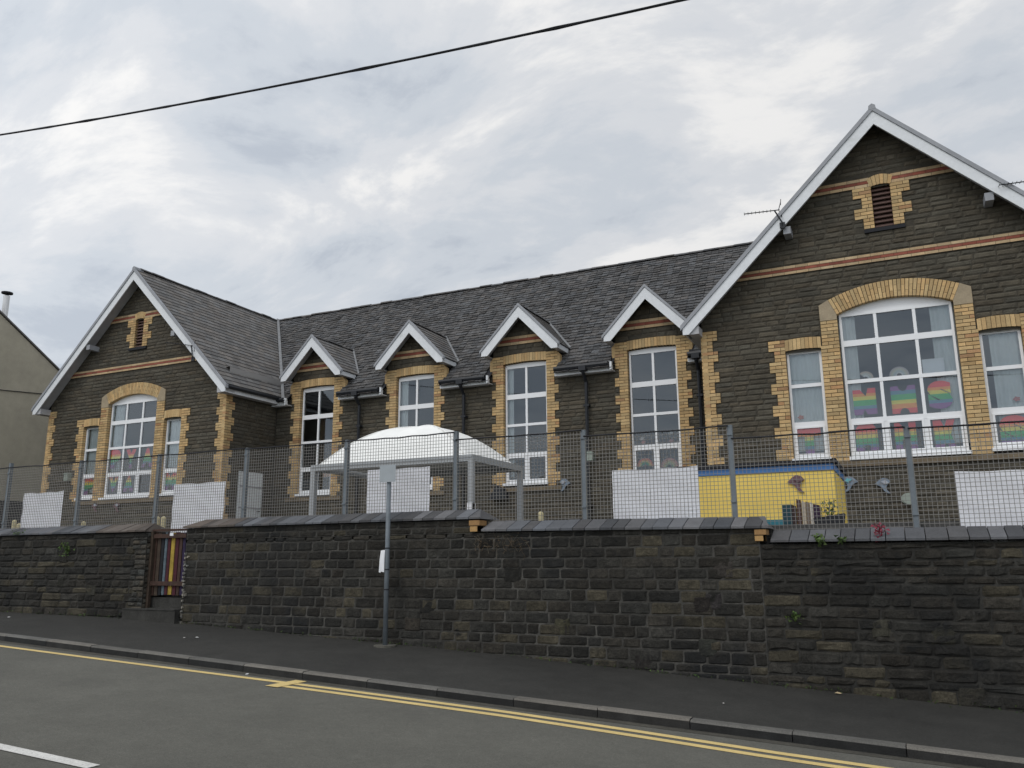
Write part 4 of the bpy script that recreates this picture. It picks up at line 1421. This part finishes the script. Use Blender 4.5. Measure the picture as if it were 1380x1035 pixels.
for j in range(n + 1):
    for i in range(n + 1):
        u, v = -1 + 2 * i / n, -1 + 2 * j / n
        h = min(f(u) * 1.0, f(v))
        h = h * .9 + .1 * f(u) * f(v)
        P.append(((cx0 + cx1) / 2 + u * ((cx1 - cx0) / 2 - .16), (cy0 + cy1) / 2 + v * ((cy1 - cy0) / 2 - .04), cz - .02 + hgt * h + .006 * sin(9 * u + 3 * v) * (1 - abs(u)) + .005 * sin(14 * v + u)))
mb.faces(P, [(j * (n + 1) + i, j * (n + 1) + i + 1, (j + 1) * (n + 1) + i + 1, (j + 1) * (n + 1) + i) for j in range(n) for i in range(n)])
fab = mb.build('fabric_roof', M_canvas, can, smooth=True)
mb = MB()
for su, sv in ((1, 1), (1, -1), (-1, 1), (-1, -1)):
    pts = []
    for k in range(13):
        t = 1 - k / 12 * .98; h = .9 * f(t) + .1 * f(t) * f(t)
        pts.append(((cx0 + cx1) / 2 + su * t * ((cx1 - cx0) / 2 - .16), (cy0 + cy1) / 2 + sv * t * ((cy1 - cy0) / 2 - .04), cz - .015 + hgt * h))
    mb.tube(pts, .012, 6)
mb.build('seam', M_canvas, fab)

# ------------------------------------------------------------ yellow play shed
SX0, SX1, SY0, SY1 = -3.10, -.90, 12.5, 14.55
shed = empty('play_shed', (-2, 13.5, PZ), 'yellow painted play shed with blue trim and black roof edge behind the fence', 'shed')
mb = MB(); mb.box((SX0, SY0, PZ), (SX1, SY1, 1.21)); mb.build('wall', M_yel, shed)
mb = MB(); mb.box((SX0, SY0 - .015, 1.212), (SX1, SY0 + .05, 1.305)); mb.box((SX1 - .04, SY0 + .052, 1.212), (SX1 + .015, SY1, 1.305)); mb.build('fascia', M_blue, shed)
mb = MB(); mb.box((SX0 - .03, SY0 - .05, 1.312), (SX1 + .05, SY1 + .05, 1.37)); mb.build('roof', M_felt, shed)
mb = MB(); mb.box((SX0, SY0 - .012, PZ), (-1.6, SY0 - .001, .535)); mb.build('skirting', M_teal, shed)
mb = MB(); mb.box((-1.63, SY0 - .02, PZ), (-1.50, SY0 - .001, .74)); mb.build('teal_panel', mat('dark_teal', (.012, .05, .065), .6), shed)
def board(x0, x1, zt, c, y, lean):
    mb = MB(); mb.prism([(x0, PZ), (x1, PZ), (x1, zt - .02), (x0, zt)], 0, .02, lambda u, d, z: (u, y + d + lean * (z - PZ), z))
    mb.build('painted_board', mat('board_%d' % int(abs(x0) * 1000), c, .75, noise=[(20, .2)]), shed)
board(-1.43, -1.37, .82, (.07, .035, .03), SY0 - .06, .05)
board(-1.36, -1.31, .79, (.42, .36, .28), SY0 - .06, .05)
board(-1.305, -1.255, .78, (.16, .12, .09), SY0 - .06, .05)
board(-1.25, -1.21, .77, (.5, .46, .40), SY0 - .06, .05)
board(-1.205, -1.12, .74, (.035, .018, .04), SY0 - .06, .05)
board(-1.50, -1.44, .74, (.035, .02, .02), SY0 - .06, .05)
bird(-1.42, SY0 - .002, 1.04, .60, M_birdp, 'mauve bird ornament on the yellow shed front', 1, M_birdp)
# tub with shrub at the shed corner
tub = empty('planter', (-.98, 12.2, PZ), 'dark planter with a thin green shrub at the right corner of the yellow shed', 'planter')
mb = MB(); mb.prism([(-.17, 0), (.17, 0), (.20, .20), (-.20, .14)], -.14, .14, lambda u, d, z: (-.98 + u, 12.2 + d, PZ - .02 + z)); mb.build('tub', M_felt, tub)
def foliage(mb, c, rx, rz, n, sz, lo=.6, hi=1.5):
    for i in range(n):
        p = Vector(c) + Vector((max(-rx, min(rx, random.gauss(0, rx * .45))), max(-rx, min(rx, random.gauss(0, rx * .35))), max(-rz * .8, min(rz * .8, random.gauss(0, rz * .4)))))
        a = Vector((U(-1, 1), U(-1, 1), U(-.5, 1))).normalized(); b = a.cross(Vector((U(-1, 1), U(-1, 1), U(-1, 1)))).normalized()
        s = sz * U(.6, 1.3); g = gain(lo, hi, .12)
        mb.face([tuple(p - b * s * .3), tuple(p + a * s * .5 - b * s * .1), tuple(p + a * s), tuple(p + a * s * .5 + b * s * .4)], g)
mb = MB(); foliage(mb, (-.97, 12.2, .62), .12, .20, 90, .055)
for i in range(6): mb.tube([(-.98, 12.2, .5), (-.98 + U(-.12, .12), 12.2 + U(-.08, .08), .75 + U(-.05, .12))], .004, 4, (.6, .6, .5))
mb.build('shrub', M_leaf, tub)

# yellow timber post tops in the yard
for x, z, lab in ((-17.46, .92, 'yellow post top behind the fence at the far left, taller of the two'), (-17.30, .84, 'short yellow post top behind the fence at the far left'), (-15.26, .83, 'yellow post top behind the fence right of the leftmost white sheet'),
                  (-13.16, .87, 'left one of the two yellow post tops above the painted gate'), (-13.00, .87, 'right one of the two yellow post tops above the painted gate'), (-5.05, .72, 'small yellow post top behind the fence right of the canopy')):
    mb = MB(); mb.tube([(x, 11.6, PZ), (x, 11.6, z - .06), (x, 11.6, z - .04)], .043, 10); mb.tube([(x, 11.6, z - .04), (x, 11.6, z - .01)], .043, 10, r1=.02)
    top(mb.build('timber_post', M_postyel), lab, 'post', 'yellow timber posts in the school yard')

# ------------------------------------------------------------ overhead cable
mb = MB(); path = []
for i in range(61):
    x = -30 + 48 * i / 60
    z = .00288 * x * x - .0701 * x + 5.1426
    path.append((x, 7.0, z))
mb.tube(path, .0135, 6)
for s in (0, 1):
    mb.tube([(x + .0, 7.0 + .012 * sin(k * 2.1 + s * pi), z + .012 * cos(k * 2.1 + s * pi)) for k, (x, y, z) in enumerate(path)], .008, 5)
top(mb.build('overhead_cable', M_cable), 'black twisted overhead cable crossing the sky above the road', 'cable')

# ------------------------------------------------------------ weeds, dead ivy and litter
def weed(x, y, z, r, h, n, M_, label, name='weed', sz=.05, lo=.6, hi=1.5, stems=6):
    mb = MB(); foliage(mb, (x, y, z + h * .5), r, h, n, sz, lo, hi)
    for i in range(stems): mb.tube([(x, y + .02, z - .02), (x + U(-r, r) * .6, y - U(0, r) * .4, z + h * U(.5, 1.1))], .0035, 4, (.7, .7, .7))
    top(mb.build(name, M_), label, 'weed')


weed(-.31, YW - .0, .19, .06, .17, 70, M_rleaf, 'red leaved weed growing from the low coping under the right gable', sz=.045)
weed(-.96, YW - .08, .16, .07, .07, 40, M_leaf, 'small green tuft at the front edge of the low coping, left one', sz=.06)
weed(-.72, YW - .08, .16, .05, .06, 26, M_leaf, 'small green tuft at the front edge of the low coping, right one', sz=.05)
weed(-14.0, YW - .05, .16, .16, .16, 90, M_leaf, 'yellow green weed in the stone wall left of the painted gate', lo=.7, hi=1.8)
weed(-15.4, YW - .06, .53, .14, .05, 40, M_leaf, 'mossy weed on the coping left of the painted gate', sz=.04)
weed(-1.30, YW - .03, -.72, .09, .08, 46, M_leaf, 'green weed low in the wall joint below the second coping step')
mb = MB()
for i in range(45):
    p = Vector((U(-5.55, -4.75), YW - .03, U(.16, .36))); pts = [p]
    for k in range(4): p = p + Vector((U(-.05, .05), U(-.02, .012), U(-.07, .015))); pts.append(p)
    mb.tube(pts, .0024, 4, gain(.3, 1.1, .15))
foliage(mb, (-5.1, YW - .05, .22), .4, .16, 60, .025, .4, 1.2)
top(mb.build('dead_ivy', M_twig), 'dead brown ivy twigs on the wall right of the first coping step', 'ivy')
mb = MB()
for i in range(620):
    x = -11 + 18 * R(); foliage(mb, (x, YW - .05, bz(x) + .01), .14, .03, 1, .035, .25, .9)
for i in range(220):
    x = -18 + 6 * R(); foliage(mb, (x, YW - .05, bz(x) + .01), .14, .04, 1, .04, .25, .9)
o = mb.build('wall_foot_weeds', M_leaf); o['kind'] = 'stuff'
for x, y, r, c, lab in ((-9.6, 9.35, .030, (.5, .5, .48), 'white scrap of litter on the pavement before the sign post, larger'), (-9.75, 9.25, .018, (.45, .44, .42), 'small white scrap of litter beside the larger one on the pavement'),
                        (-7.35, 7.98, .022, (.5, .5, .5), 'white scrap of litter in the gutter by the end of the double yellow line'), (-14.3, 9.6, .03, (.42, .41, .4), 'pale scrap of litter on the pavement at the far left'),
                        (-.90, 10.25, .035, (.42, .33, .2), 'dry tan leaf at the foot of the wall on the right'), (-1.9, 9.0, .014, (.5, .48, .45), 'tiny pale pebble on the right stretch of pavement')):
    mb = MB(); z = (pz(x, y) if y > YK + .1 else rz(x, y)) + .001
    n = 7; P = [(x + cos(2 * pi * t / n) * r * U(.6, 1.5), y + sin(2 * pi * t / n) * r * U(.6, 1.2), z + U(.002, .012)) for t in range(n)] + [(x, y, z + r * .6)]
    mb.faces(P, [(t, (t + 1) % n, n) for t in range(n)] + [tuple(range(n))[::-1]])
    top(mb.build('litter', mat('litter_%d' % int(abs(x) * 100), c, .9)), lab, 'litter')
